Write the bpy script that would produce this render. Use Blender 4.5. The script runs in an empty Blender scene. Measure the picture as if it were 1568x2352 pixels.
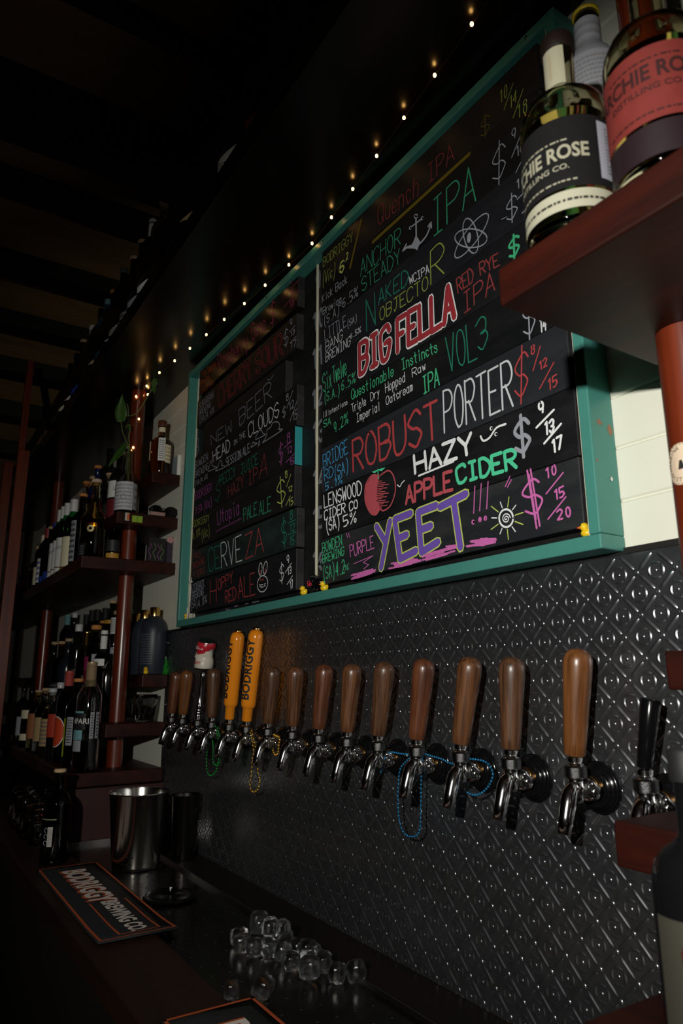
import bpy, bmesh, math, random
from mathutils import Vector, Matrix
random.seed(7)
scn = bpy.context.scene
COL = scn.collection
# ------------------------------------------------------------------ camera, world, flash, exposure
CAM = Vector((0.0, -0.9, 1.42))
yaw, pitch, roll = math.radians(57.63265543), math.radians(13.42321283), math.radians(0.22782054)
fw = Vector((-math.sin(yaw)*math.cos(pitch), math.cos(yaw)*math.cos(pitch), math.sin(pitch)))
rt0 = Vector((math.cos(yaw), math.sin(yaw), 0))
dn0 = fw.cross(rt0)
rt = rt0*math.cos(roll) + dn0*math.sin(roll)
dn = dn0*math.cos(roll) - rt0*math.sin(roll)
cd = bpy.data.cameras.new('camera'); cam = bpy.data.objects.new('camera', cd); COL.objects.link(cam)
mw = Matrix((rt, -dn, -fw)).transposed().to_4x4(); mw.translation = CAM
cam.matrix_world = mw
cd.sensor_fit = 'VERTICAL'; cd.sensor_height = 36.0; cd.sensor_width = 24.0
cd.lens = 1617.86/2352*36.0
cd.clip_start = 0.02; cd.clip_end = 50
cd.dof.use_dof = True; cd.dof.focus_distance = 1.55; cd.dof.aperture_fstop = 6.3
scn.camera = cam
w = bpy.data.worlds.new('world'); scn.world = w; w.use_nodes = True
w.node_tree.nodes['Background'].inputs[0].default_value = (0.9, 0.75, 0.6, 1)
w.node_tree.nodes['Background'].inputs[1].default_value = 0.0004
# the photographer's flash: small, held behind and above the lens, with a beam that falls off
ld = bpy.data.lights.new('camera_flash', 'SPOT'); ld.energy = 93; ld.color = (1.0, 0.97, 0.90)
AIM = (-1.15, 0.0, 1.57)      # where the beam's middle meets the wall
ld.spot_size = math.radians(76); ld.spot_blend = 1.0; ld.shadow_soft_size = 0.018
lo = bpy.data.objects.new('camera_flash', ld); COL.objects.link(lo)
lo.location = (0.05, -1.33, 1.68)
lo.scale = (2.5, 1.0, 1.0)     # a flash head throws a wide, low rectangle of light
aim = (Vector(AIM)-lo.location).normalized()
lo.rotation_euler = aim.to_track_quat('-Z', 'Y').to_euler()
scn.view_settings.view_transform = 'Standard'; scn.view_settings.look = 'None'
scn.view_settings.gamma = 1.0; scn.view_settings.use_curve_mapping = False
scn.view_settings.exposure = 0.0
scn.cycles.use_denoising = True
scn.cycles.sample_clamp_indirect = 3.0
scn.cycles.max_bounces = 10; scn.cycles.transmission_bounces = 10; scn.cycles.glossy_bounces = 4; scn.cycles.diffuse_bounces = 3

# ------------------------------------------------------------------ materials
def newmat(name):
    m = bpy.data.materials.new(name); m.use_nodes = True
    return m, m.node_tree, m.node_tree.nodes['Principled BSDF']
MC = {}
def mat(name, base, rough=0.5, metal=0.0, spec=0.5, trans=0.0, coat=0.0, noise=0.0, nscale=30.0, bump=0.0, emit=None, es=0.0, ior=1.45):
    if name in MC: return MC[name]
    m, t, b = newmat(name)
    b.inputs['Base Color'].default_value = (*base, 1); b.inputs['Roughness'].default_value = rough
    b.inputs['Metallic'].default_value = metal; b.inputs['Specular IOR Level'].default_value = spec
    b.inputs['Transmission Weight'].default_value = trans; b.inputs['Coat Weight'].default_value = coat
    b.inputs['Coat Roughness'].default_value = 0.08; b.inputs['IOR'].default_value = ior
    if emit: b.inputs['Emission Color'].default_value = (*emit, 1); b.inputs['Emission Strength'].default_value = es
    if noise or bump:
        tc = t.nodes.new('ShaderNodeTexCoord'); nz = t.nodes.new('ShaderNodeTexNoise')
        nz.inputs['Scale'].default_value = nscale; nz.inputs['Detail'].default_value = 5
        t.links.new(tc.outputs['Object'], nz.inputs['Vector'])
        if noise:
            mx = t.nodes.new('ShaderNodeMix'); mx.data_type = 'RGBA'
            mx.inputs[6].default_value = (*[c*(1-noise) for c in base], 1); mx.inputs[7].default_value = (*[min(1, c*(1+noise)) for c in base], 1)
            t.links.new(nz.outputs['Fac'], mx.inputs[0]); t.links.new(mx.outputs[2], b.inputs['Base Color'])
        if bump:
            bp = t.nodes.new('ShaderNodeBump'); bp.inputs['Strength'].default_value = bump; bp.inputs['Distance'].default_value = 0.002
            t.links.new(nz.outputs['Fac'], bp.inputs['Height']); t.links.new(bp.outputs['Normal'], b.inputs['Normal'])
    MC[name] = m
    return m
def wood(name, c1, c2, axis='Z', scale=60.0, stretch=0.06, rough=0.4, coat=0.0, c3=None, bump=0.0):
    if name in MC: return MC[name]
    m, t, b = newmat(name)
    tc = t.nodes.new('ShaderNodeTexCoord'); mp = t.nodes.new('ShaderNodeMapping')
    s = [scale]*3; s['XYZ'.index(axis)] = scale*stretch
    mp.inputs['Scale'].default_value = s
    oi = t.nodes.new('ShaderNodeObjectInfo'); ad = t.nodes.new('ShaderNodeVectorMath'); ad.operation = 'ADD'
    t.links.new(tc.outputs['Object'], mp.inputs['Vector'])
    t.links.new(mp.outputs['Vector'], ad.inputs[0]); 
    ml = t.nodes.new('ShaderNodeMath'); ml.operation = 'MULTIPLY'; ml.inputs[1].default_value = 37.0
    t.links.new(oi.outputs['Random'], ml.inputs[0]); t.links.new(ml.outputs[0], ad.inputs[1])
    nz = t.nodes.new('ShaderNodeTexNoise'); nz.inputs['Scale'].default_value = 1.0; nz.inputs['Detail'].default_value = 6; nz.inputs['Roughness'].default_value = 0.62
    t.links.new(ad.outputs[0], nz.inputs['Vector'])
    rp = t.nodes.new('ShaderNodeValToRGB'); e = rp.color_ramp.elements
    e[0].position = 0.36; e[0].color = (*c1, 1); e[1].position = 0.62; e[1].color = (*c2, 1)
    if c3: x = e.new(0.5); x.color = (*c3, 1)
    t.links.new(nz.outputs['Fac'], rp.inputs['Fac']); t.links.new(rp.outputs['Color'], b.inputs['Base Color'])
    b.inputs['Roughness'].default_value = rough; b.inputs['Coat Weight'].default_value = coat; b.inputs['Coat Roughness'].default_value = 0.18
    if bump:
        bp = t.nodes.new('ShaderNodeBump'); bp.inputs['Strength'].default_value = bump; bp.inputs['Distance'].default_value = 0.001
        t.links.new(nz.outputs['Fac'], bp.inputs['Height']); t.links.new(bp.outputs['Normal'], b.inputs['Normal'])
    MC[name] = m
    return m
def slate(name, base, dust, seed, rough=0.55):
    """blackboard paint with a haze of wiped chalk"""
    m, t, b = newmat(name)
    tc = t.nodes.new('ShaderNodeTexCoord'); mp = t.nodes.new('ShaderNodeMapping')
    mp.inputs['Scale'].default_value = (5, 5, 16); mp.inputs['Location'].default_value = (seed*3.1, seed, seed*1.7)
    t.links.new(tc.outputs['Object'], mp.inputs['Vector'])
    nz = t.nodes.new('ShaderNodeTexNoise'); nz.inputs['Scale'].default_value = 1.3; nz.inputs['Detail'].default_value = 8; nz.inputs['Roughness'].default_value = 0.65
    t.links.new(mp.outputs['Vector'], nz.inputs['Vector'])
    rp = t.nodes.new('ShaderNodeValToRGB'); e = rp.color_ramp.elements
    e[0].position = 0.42; e[0].color = (*base, 1); e[1].position = 0.85; e[1].color = (*dust, 1)
    t.links.new(nz.outputs['Fac'], rp.inputs['Fac']); t.links.new(rp.outputs['Color'], b.inputs['Base Color'])
    b.inputs['Roughness'].default_value = rough; b.inputs['Specular IOR Level'].default_value = 0.35
    return m
def glass(name, tint, rough=0.02): return mat(name, tint, rough, trans=1.0, ior=1.47)

# ------------------------------------------------------------------ mesh builder
class MB:
    def __init__(s): s.v = []; s.f = []; s.mi = []; s.sm = []
    def add(s, vs, fs, mi=0, smooth=False, M=None):
        o = len(s.v)
        s.v += [tuple(M @ Vector(p)) if M is not None else tuple(p) for p in vs]
        for f in fs: s.f.append(tuple(i+o for i in f)); s.mi.append(mi); s.sm.append(smooth)
        return s
    def box(s, x0, x1, y0, y1, z0, z1, mi=0, M=None):
        vs = [(x0,y0,z0),(x1,y0,z0),(x1,y1,z0),(x0,y1,z0),(x0,y0,z1),(x1,y0,z1),(x1,y1,z1),(x0,y1,z1)]
        return s.add(vs, [(3,2,1,0),(4,5,6,7),(0,1,5,4),(1,2,6,5),(2,3,7,6),(3,0,4,7)], mi, False, M)
    def lathe(s, prof, n=24, c=(0,0,0), mi=0, M=None, smooth=True, sx=1.0, sy=1.0):
        vs = []; fs = []; k = len(prof)
        for r, z in prof:
            for i in range(n):
                a = 2*math.pi*i/n; vs.append((c[0]+r*math.cos(a)*sx, c[1]+r*math.sin(a)*sy, c[2]+z))
        for j in range(k-1):
            for i in range(n):
                i2 = (i+1) % n
                fs.append((j*n+i, j*n+i2, (j+1)*n+i2, (j+1)*n+i))
        if prof[0][0] > 1e-5: fs.append(tuple(range(n-1, -1, -1)))
        if prof[-1][0] > 1e-5: fs.append(tuple((k-1)*n+i for i in range(n)))
        return s.add(vs, fs, mi, smooth, M)
    def tube(s, pts, rad, n=8, mi=0, M=None, cap=True):
        pts = [Vector(p) for p in pts]; k = len(pts)
        if not isinstance(rad, (list, tuple)): rad = [rad]*k
        vs = []; fs = []; up = None
        for j, p in enumerate(pts):
            d = (pts[min(j+1, k-1)]-pts[max(j-1, 0)]).normalized()
            if up is None: up = Vector((0,0,1)) if abs(d.z) < 0.9 else Vector((0,1,0))
            a = d.cross(up).normalized(); b2 = a.cross(d).normalized(); up = b2
            for i in range(n):
                t = 2*math.pi*i/n; vs.append(p + (a*math.cos(t)+b2*math.sin(t))*rad[j])
        for j in range(k-1):
            for i in range(n):
                i2 = (i+1) % n; fs.append((j*n+i, j*n+i2, (j+1)*n+i2, (j+1)*n+i))
        if cap: fs.append(tuple(range(n-1,-1,-1))); fs.append(tuple((k-1)*n+i for i in range(n)))
        return s.add(vs, fs, mi, True, M)
    def ball(s, c, r, n=10, m=6, mi=0, M=None, sc=(1,1,1)):
        prof = [(r*math.sin(math.pi*j/m), -r*math.cos(math.pi*j/m)) for j in range(m+1)]
        prof[0] = (1e-6, -r); prof[-1] = (1e-6, r)
        T = Matrix.Translation(c) @ Matrix.Diagonal((*sc, 1))
        return s.lathe(prof, n, mi=mi, M=(M @ T) if M is not None else T)
    def build(s, name, mats, parent=None, loc=None, auto=None):
        me = bpy.data.meshes.new(name); me.from_pydata(s.v, [], s.f)
        if not isinstance(mats, (list, tuple)): mats = [mats]
        for m in mats: me.materials.append(m)
        me.polygons.foreach_set('material_index', s.mi); me.polygons.foreach_set('use_smooth', s.sm); me.update()
        if auto: me.set_sharp_from_angle(angle=math.radians(auto))
        o = bpy.data.objects.new(name, me); COL.objects.link(o)
        if parent: o.parent = parent
        if loc: o.location = loc
        return o
def bevel(o, wd, seg=2):
    m = o.modifiers.new('bevel', 'BEVEL'); m.width = wd; m.segments = seg; m.limit_method = 'ANGLE'
    return o
def tag(o, label, cat, group=None, kind=None):
    if label: o['label'] = label
    if cat: o['category'] = cat
    if group: o['group'] = group
    if kind: o['kind'] = kind
    return o
def thing(name, label, cat, loc=(0,0,0), rot=(0,0,0), group=None):
    o = bpy.data.objects.new(name, None); COL.objects.link(o); o.empty_display_size = 0.05
    o.location = loc; o.rotation_euler = rot
    return tag(o, label, cat, group)
def struct(o, label=None):
    o['kind'] = 'structure'
    if label: o['label'] = label
    return o
def copy_tree(o, parent=None):
    c = o.copy(); COL.objects.link(c)
    if parent: c.parent = parent
    for ch in list(o.children): copy_tree(ch, c)
    return c
def spl(pts, k=4, closed=False):
    P = [Vector(p) for p in pts]; n = len(P)
    if n < 3: return P
    out = []
    for i in range(n-1 if not closed else n):
        p0 = P[(i-1) % n] if (closed or i > 0) else P[0]; p1 = P[i]; p2 = P[(i+1) % n]; p3 = P[(i+2) % n] if (closed or i+2 < n) else P[-1]
        for j in range(k):
            t = j/k
            out.append(0.5*((2*p1)+(p2-p0)*t+(2*p0-5*p1+4*p2-p3)*t*t+(3*p1-p0-3*p2+p3)*t**3))
    out.append(P[-1] if not closed else out[0].copy())
    return out

# ------------------------------------------------------------------ hand lettering (single strokes)
GL = {'A':'023862 1454','B':'0802 ~0848675535 ~35056453320 2'.replace('0 2','02'),'C':'~6758380704124263','D':'0802 ~083866643202','E':'68080262 0545','F':'680802 0545',
'G':'~67583807041242646535','H':'0208 6268 0565','I':'3832 1858 1252','J':'1868 ~4844332213','K':'0802 5805 1552','L':'080262','M':'0208346862','N':'02086268','O':'@3533','P':'0802 ~084867664505',
'Q':'@3533 4462','R':'0802 ~084867664505 2562','S':'~6748170625456453320 3'.replace(' 3','3'),'T':'0868 3832','U':'~080412426468','V':'083268','W':'0812365268','X':'0862 6802','Y':'0835 6835 3532','Z':'08680262',
'0':'@3523','1':'173832','2':'~073857563402 0252','3':'~0738574525 ~254554432203','4':'480454 4842','5':'580805 ~0545535432 02'.replace(' 02','02'),'6':'~572704133253543504','7':'086822','8':'@3721 @3422','9':'@3622 5642',
'$':'~6748170625456453320 3 3931'.replace('0 3 ','03 '),'%':'@1711 6802 @5311','/':'5911','(':'~49272340',')':'~29474320','.':'2232','!':'3844 3332',
'a':'@2422 4642','b':'0802 @2422','c':'~4526051322 43'.replace(' ',''),'d':'@2422 4842','e':'~044445260503 2243'.replace(' ',''),'f':'~47382622 1646','g':'@2422 ~46411001','h':'0802 ~05264542','i':'2622 2728','k':'0802 4604 1442','l':'2822',
'm':'0602 ~05162522 ~25364542','n':'0602 ~05264542','o':'@2422','p':'0600 @2422','q':'@2422 4640','r':'0602 ~042646','s':'~45260534432203','t':'282332 0646','u':'~06032243 4642','v':'062246','w':'0612253246','x':'0642 4602','y':'0623 4600','z':'06460242',' ':''}
GL['B'] = '0802 ~0848675535 ~355564533202 0535'
ADV = {c: (4.6 if c.islower() else 6) for c in GL}; ADV.update({'I':6,'i':4,'l':3.4,'.':4,'(':4.5,')':4.5,'1':4.6,'/':5.5,'m':4.8,' ':4})
def glyphs(text):
    """strokes of a word in glyph units: list of (smooth, [(x, y)...]), total advance"""
    x = 0; out = []
    for ch in text:
        for st in GL.get(ch, '').split():
            if st[0] == '@':
                cx, cy, rx, ry = [int(q) for q in st[1:5]]
                out.append((0, [(x+cx+rx*math.cos(a*math.pi/8+1.7), cy+ry*math.sin(a*math.pi/8+1.7)) for a in range(17)]))
            else:
                sm = st[0] == '~'; q = st.lstrip('~')
                pts = [(x+int(q[i]), int(q[i+1])) for i in range(0, len(q)-1, 2)]
                out.append((1 if sm and len(pts) > 2 else 0, pts))
        x += ADV.get(ch, 6) + 1.7
    return out, x-1.7
def ribbon(mb, pts, wd, mi, put):
    """a flat painted stroke; pts are 2D, put() carries (u, v, lift) to 3D"""
    P = [Vector((p[0], p[1])) for p in pts]
    Q = [P[0]]
    for p in P[1:]:
        if (p-Q[-1]).length > 1e-6: Q.append(p)
    if len(Q) < 2: Q.append(Q[0]+Vector((wd*0.3, 0)))
    runs = [[Q[0]]]
    for i in range(1, len(Q)):
        runs[-1].append(Q[i])
        if i < len(Q)-1:
            a = (Q[i]-Q[i-1]).normalized(); b = (Q[i+1]-Q[i]).normalized()
            if a.dot(b) < 0.55: runs.append([Q[i]])
    for R in runs:
        n = len(R); L = []; Rr = []
        for i, p in enumerate(R):
            d = (R[min(i+1, n-1)]-R[max(i-1, 0)]).normalized(); nn = Vector((-d.y, d.x))
            ww = wd*0.5
            L.append(p+nn*ww); Rr.append(p-nn*ww)
        d0 = (R[0]-R[1]).normalized()*wd*0.42; d1 = (R[-1]-R[-2]).normalized()*wd*0.42
        L2 = [L[0]*0.75+Rr[0]*0.25+d0]+L+[L[-1]*0.75+Rr[-1]*0.25+d1]; R2 = [L[0]*0.25+Rr[0]*0.75+d0]+Rr+[L[-1]*0.25+Rr[-1]*0.75+d1]
        ribbon.k = (ribbon.k+1) % 40; lift = ribbon.k*4e-6
        vs = [put(q.x, q.y, lift) for q in L2]+[put(q.x, q.y, lift) for q in R2]; m = len(L2)
        mb.add(vs, [(i, i+m, i+1+m, i+1) for i in range(m-1)], mi)
ribbon.k = 0
def write(mb, text, put, wd, mi, jit=0.0):
    """put(u, v, lift): u along the word in glyph units, v up"""
    st, W = glyphs(text)
    for sm, pts in st:
        if sm: pts = [(q.x, q.y) for q in spl([(a, b, 0) for a, b in pts], 4)]
        ribbon(mb, pts, wd, mi, put)
    return W
def affine(p0, p1, p2, W, place):
    ax = ((p1[0]-p0[0])/W, (p1[1]-p0[1])/W); ay = ((p2[0]-p0[0])/6.0, (p2[1]-p0[1])/6.0)
    return lambda u, v: (p0[0]+ax[0]*u+ay[0]*(v-2), p0[1]+ax[1]*u+ay[1]*(v-2))
def fontmesh(text, size=1.0, bold=0.0, shear=0.0, sp=1.0, cut=None):
    """filled sign lettering: vertices centred on (0,0), faces"""
    cu = bpy.data.curves.new('lettering_curve', 'FONT'); cu.body = text; cu.size = size; cu.offset = bold; cu.shear = shear; cu.space_character = sp
    cu.align_x = 'CENTER'; cu.align_y = 'CENTER'; cu.resolution_u = 3
    ob = bpy.data.objects.new('lettering_curve', cu); COL.objects.link(ob)
    bpy.context.view_layer.update()
    me = bpy.data.meshes.new_from_object(ob.evaluated_get(bpy.context.evaluated_depsgraph_get()))
    if cut:          # slice so the letters can bend round a cylinder
        axis, step = cut; b = bmesh.new(); b.from_mesh(me); n = Vector((1,0,0)) if axis == 'x' else Vector((0,1,0))
        cs = [v.co.dot(n) for v in b.verts]; q = math.floor(min(cs)/step)*step+step*0.5
        while q < max(cs):
            bmesh.ops.bisect_plane(b, geom=b.verts[:]+b.edges[:]+b.faces[:], plane_co=n*q, plane_no=n); q += step
        b.to_mesh(me); b.free()
    vs = [tuple(v.co) for v in me.vertices]; fs = [tuple(p.vertices) for p in me.polygons]
    bpy.data.objects.remove(ob); bpy.data.curves.remove(cu); bpy.data.meshes.remove(me)
    return vs, fs

# ------------------------------------------------------------------ the writing, where each word runs on its plank (x, z in metres)
TEXT = [
('R1','brewery_text','BODRIGGY',(-1.4353,2.4882,-1.2905,2.4832,-1.4354,2.514),'y',2.03),
('R1','brewery_text','(Vic)',(-1.4386,2.4345,-1.3759,2.432,-1.4352,2.4676),'y',2.18),
('R1','brewery_text','6',(-1.3539,2.4223,-1.3296,2.4231,-1.3537,2.4559),'Y',5),
('R1','brewery_text','.2',(-1.3307,2.4452,-1.312,2.4458,-1.3305,2.464),'Y',3.08),
('R1','beer_name_text','Quench',(-1.1842,2.4599,-1.0306,2.4414,-1.1811,2.5123),'r',2.03),
('R1','beer_name_text','IPA',(-0.9984,2.4497,-0.9146,2.4504,-0.999,2.494),'r',2.03),
('R1','price_text','$',(-0.8367,2.4448,-0.8131,2.4429,-0.834,2.4827),'l',1.56),
('R1','price_text','10',(-0.7825,2.4802,-0.7624,2.4826,-0.7804,2.5068),'y',2.03),
('R1','price_text','14',(-0.7598,2.4496,-0.7409,2.4538,-0.7578,2.4742),'y',2.03),
('R1','price_text','18',(-0.7434,2.4155,-0.7183,2.4131,-0.7412,2.4424),'y',2.18),
('R2','brewery_text','Kick',(-1.4384,2.3848,-1.3876,2.3832,-1.4385,2.4059),'w',1.87),
('R2','brewery_text','Back',(-1.3714,2.3822,-1.3172,2.3804,-1.3726,2.4053),'w',1.87),
('R2','brewery_text','Brewing',(-1.4347,2.3477,-1.3452,2.34,-1.4348,2.3686),'w',1.87),
('R2','brewery_text','(S.A)',(-1.431,2.3142,-1.3565,2.3139,-1.4311,2.3389),'w',1.87),
('R2','brewery_text','6.5%',(-1.3402,2.3214,-1.2714,2.3212,-1.3399,2.3481),'w',2.03),
('R2','beer_name_text','ANCHOR',(-1.2585,2.3679,-1.0989,2.3628,-1.2577,2.4108),'g',2.34),
('R2','beer_name_text','STEADY',(-1.2522,2.3219,-1.0996,2.3164,-1.2556,2.3608),'g',2.34),
('R2','beer_name_text','IPA',(-0.9915,2.317,-0.8602,2.3203,-0.988,2.4001),'g',3.52),
('R2','price_text','$',(-0.8127,2.3256,-0.7803,2.326,-0.8076,2.3922),'w',2.34),
('R2','price_text','9',(-0.761,2.3823,-0.7478,2.3835,-0.7601,2.4027),'w',2.03),
('R2','price_text','16',(-0.7515,2.3397,-0.7338,2.3416,-0.7504,2.3602),'w',2.03),
('R3','brewery_text','LITTLE',(-1.4239,2.2698,-1.3215,2.2643,-1.4275,2.3016),'w',1.95),
('R3','brewery_text','(SA)',(-1.3185,2.2585,-1.2773,2.257,-1.3183,2.2759),'w',1.79),
('R3','brewery_text','BANG',(-1.4204,2.2373,-1.3408,2.2374,-1.4204,2.2625),'W',1.95),
('R3','brewery_text','BREWING',(-1.4203,2.2084,-1.3054,2.2063,-1.4203,2.2323),'W',1.95),
('R3','brewery_text','6.5%',(-1.3064,2.2224,-1.26,2.2212,-1.3063,2.236),'W',1.79),
('R3','beer_name_text','N',(-1.2352,2.2108,-1.2007,2.2121,-1.2363,2.2931),'d',3.52),
('R3','beer_name_text','AKED',(-1.1863,2.2551,-1.0763,2.252,-1.1853,2.2927),'d',3.17),
('R3','beer_name_text','WCIPA',(-1.0701,2.2482,-1.0047,2.2423,-1.0717,2.2674),'W',2.34),
('R3','beer_name_text','OBJECTO',(-1.182,2.2129,-1.0097,2.2067,-1.1822,2.2443),'y',2.5),
('R3','beer_name_text','R',(-1.0017,2.2129,-0.96,2.2147,-0.9987,2.2886),'y',3.17),
('R3','price_text','$',(-0.7848,2.2254,-0.7593,2.2253,-0.7821,2.2684),'w',2.5),
('R3','price_text','10',(-0.7569,2.2751,-0.7351,2.2763,-0.756,2.2933),'w',2.34),
('R4','brewery_text','Six',(-1.4324,2.1301,-1.39,2.1307,-1.4381,2.181),'G',2.34),
('R4','brewery_text','Twelve',(-1.3834,2.1357,-1.3216,2.1366,-1.3879,2.1822),'G',2.34),
('R4','brewery_text','(S.A.)',(-1.4268,2.1004,-1.3558,2.0974,-1.4269,2.1244),'G',2.34),
('R4','brewery_text','6.5%',(-1.3469,2.1028,-1.2857,2.1026,-1.3467,2.1292),'G',2.34),
('R4','beer_name_text!','BIG',(-1.266,2.1151,-1.147,2.1112,-1.2664,2.1917),'F',13),
('R4','beer_name_text!','FELLA',(-1.1185,2.1118,-0.9353,2.1056,-1.1178,2.1865),'F',13),
('R4','beer_name_text','RED',(-0.9214,2.1527,-0.8768,2.1557,-0.9243,2.1835),'r',2.99),
('R4','beer_name_text','RYE',(-0.8578,2.1582,-0.8093,2.1522,-0.8597,2.1838),'r',2.99),
('R4','beer_name_text','IPA',(-0.9095,2.1029,-0.8239,2.1097,-0.9088,2.1439),'r',2.99),
('R4','price_text','$',(-0.784,2.1513,-0.7605,2.152,-0.7829,2.1858),'G',5),
('R4','price_text','9',(-0.7447,2.183,-0.7276,2.183,-0.7428,2.2053),'G',3.52),
('R5','brewery_text','ill',(-1.4326,2.061,-1.4137,2.0603,-1.4327,2.077),'W',1.56),
('R5','brewery_text','intentions',(-1.4071,2.06,-1.3192,2.059,-1.4084,2.0733),'W',1.56),
('R5','brewery_text','SA',(-1.4305,2.0345,-1.3952,2.0324,-1.4306,2.054),'G',2.18),
('R5','brewery_text','9.2%',(-1.381,2.0046,-1.3173,2.0118,-1.3842,2.0318),'G',2.34),
('R5','beer_name_text','Questionable',(-1.3023,2.0641,-1.1344,2.061,-1.3032,2.0897),'G',2.5),
('R5','beer_name_text','Instincts',(-1.1046,2.0626,-0.9874,2.0559,-1.107,2.0876),'G',2.5),
('R5','beer_name_text','Triple',(-1.2998,2.0318,-1.2408,2.0303,-1.3037,2.053),'W',2.03),
('R5','beer_name_text','Dry',(-1.2223,2.0333,-1.1871,2.0341,-1.2246,2.0526),'W',2.03),
('R5','beer_name_text','Hopped',(-1.1661,2.0325,-1.0951,2.0326,-1.1665,2.0545),'W',2.03),
('R5','beer_name_text','Raw',(-1.0699,2.0333,-1.0256,2.0337,-1.0715,2.0511),'W',2.03),
('R5','beer_name_text','Imperial',(-1.282,2.0011,-1.1886,1.9994,-1.2824,2.0214),'W',2.03),
('R5','beer_name_text','Oatcream',(-1.1645,2.0027,-1.0698,2.0035,-1.1649,2.0229),'W',2.03),
('R5','beer_name_text','IPA',(-1.037,1.9828,-0.987,1.9851,-1.0383,2.0209),'G',3.52),
('R5','beer_name_text','VOL',(-0.96,2.0005,-0.8784,1.9978,-0.9629,2.077),'d',2.99),
('R5','beer_name_text','3',(-0.8739,2.0084,-0.8419,2.0114,-0.8788,2.0726),'d',2.99),
('R5','price_text','$',(-0.7634,1.9895,-0.7384,1.9905,-0.7612,2.0499),'w',2.99),
('R5','price_text','14',(-0.7279,1.981,-0.7138,1.9818,-0.7278,2.0072),'W',2.99),
('R6','brewery_text','BRIDGE',(-1.4309,1.9279,-1.3184,1.9376,-1.4338,1.9624),'b',2.34),
('R6','brewery_text','RD',(-1.4261,1.8958,-1.3843,1.8978,-1.428,1.9222),'b',2.34),
('R6','brewery_text','(SA)',(-1.379,1.8877,-1.3189,1.8941,-1.3807,1.9163),'b',2.34),
('R6','brewery_text','5.1%',(-1.4214,1.8701,-1.3444,1.8707,-1.4214,1.8883),'b',2.34),
('R6','beer_name_text','ROBUST',(-1.2959,1.8849,-0.9934,1.8785,-1.299,1.962),'R',6.5),
('R6','beer_name_text','PORTER',(-0.9777,1.8814,-0.798,1.8759,-0.9767,1.9663),'W',4.05),
('R6','price_text','$',(-0.793,1.8871,-0.7643,1.8863,-0.7852,1.9623),'R',3.17),
('R6','price_text','8',(-0.752,1.951,-0.7414,1.9502,-0.7507,1.9667),'R',2.5),
('R6','price_text','12',(-0.7351,1.9172,-0.7177,1.9195,-0.7352,1.9312),'R',2.5),
('R6','price_text','15',(-0.7209,1.8752,-0.6999,1.8792,-0.7204,1.8932),'R',2.5),
('R7','brewery_text','LENSWOOD',(-1.4258,1.8271,-1.2635,1.8254,-1.4287,1.8595),'X',3.34),
('R7','brewery_text','CIDER',(-1.4257,1.7966,-1.3324,1.7969,-1.4258,1.8198),'X',3.34),
('R7','brewery_text','CO',(-1.3134,1.7958,-1.2797,1.7965,-1.3148,1.8163),'X',3.34),
('R7','brewery_text','(SA)',(-1.4166,1.7652,-1.357,1.7684,-1.4203,1.7917),'X',3.34),
('R7','brewery_text','5%',(-1.3385,1.765,-1.2865,1.766,-1.3416,1.7895),'X',3.34),
('R7','beer_name_text','HAZY',(-1.07,1.8248,-0.9013,1.821,-1.0733,1.8626),'X',7.5),
('R7','beer_name_text','APPLE',(-1.1031,1.7678,-0.9616,1.7655,-1.1029,1.8042),'a',7),
('R7','beer_name_text','CIDER',(-0.9464,1.7739,-0.7994,1.7663,-0.9482,1.8064),'M',7),
('R7','price_text','$',(-0.7988,1.7894,-0.7664,1.7878,-0.7986,1.8456),'w',7),
('R7','price_text','9',(-0.7446,1.8427,-0.7307,1.8437,-0.7452,1.8611),'X',4.05),
('R7','price_text','13',(-0.7344,1.8036,-0.7137,1.8043,-0.7338,1.8241),'X',4.05),
('R7','price_text','17',(-0.7215,1.7692,-0.701,1.7731,-0.7222,1.7896),'X',4.05),
('R8','brewery_text','BOWDEN',(-1.4327,1.7166,-1.3455,1.7224,-1.4365,1.7409),'G',2.5),
('R8','brewery_text','BREWING',(-1.4326,1.6921,-1.3374,1.6985,-1.4345,1.7112),'G',2.5),
('R8','brewery_text','(SA)',(-1.4297,1.6506,-1.3797,1.656,-1.4326,1.6799),'G',2.5),
('R8','brewery_text','4.2',(-1.3729,1.6538,-1.3345,1.657,-1.3745,1.6848),'G',2.99),
('R8','brewery_text','%',(-1.3353,1.6606,-1.3198,1.6626,-1.3352,1.6735),'G',2.03),
('R8','beer_name_text','PURPLE',(-1.3107,1.6891,-1.2174,1.6952,-1.3144,1.7164),'p',2.5),
('R8','price_text','$',(-0.7851,1.6791,-0.7479,1.6812,-0.7914,1.7366),'p',3.87),
('R8','price_text','10',(-0.7385,1.7313,-0.7157,1.7343,-0.739,1.7473),'p',2.99),
('R8','price_text','15',(-0.7243,1.693,-0.7037,1.6959,-0.7247,1.7085),'p',2.99),
('R8','price_text','20',(-0.7215,1.6609,-0.6944,1.6617,-0.722,1.6759),'p',2.99),
('L1','brewery_text','Six',(-2.2983,2.5046,-2.2572,2.4997,-2.3083,2.5322),'o',2.03),
('L1','brewery_text','Twelve',(-2.2463,2.4971,-2.1657,2.4895,-2.2547,2.5259),'o',2.03),
('L1','brewery_text','Brewing',(-2.3113,2.4744,-2.2276,2.4695,-2.3138,2.4957),'o',1.87),
('L1','brewery_text','(SA)5.0%',(-2.3074,2.4402,-2.1852,2.4313,-2.3128,2.4635),'o',1.87),
('L1','beer_name_text','Raspberry',(-2.1437,2.4677,-1.8967,2.4487,-2.1571,2.5309),'k',2.5),
('L1','beer_name_text','Gose',(-1.8701,2.467,-1.7716,2.4586,-1.8828,2.5258),'k',2.5),
('L1','price_text','$',(-1.7453,2.4583,-1.7133,2.4582,-1.7484,2.529),'k',2.34),
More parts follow.
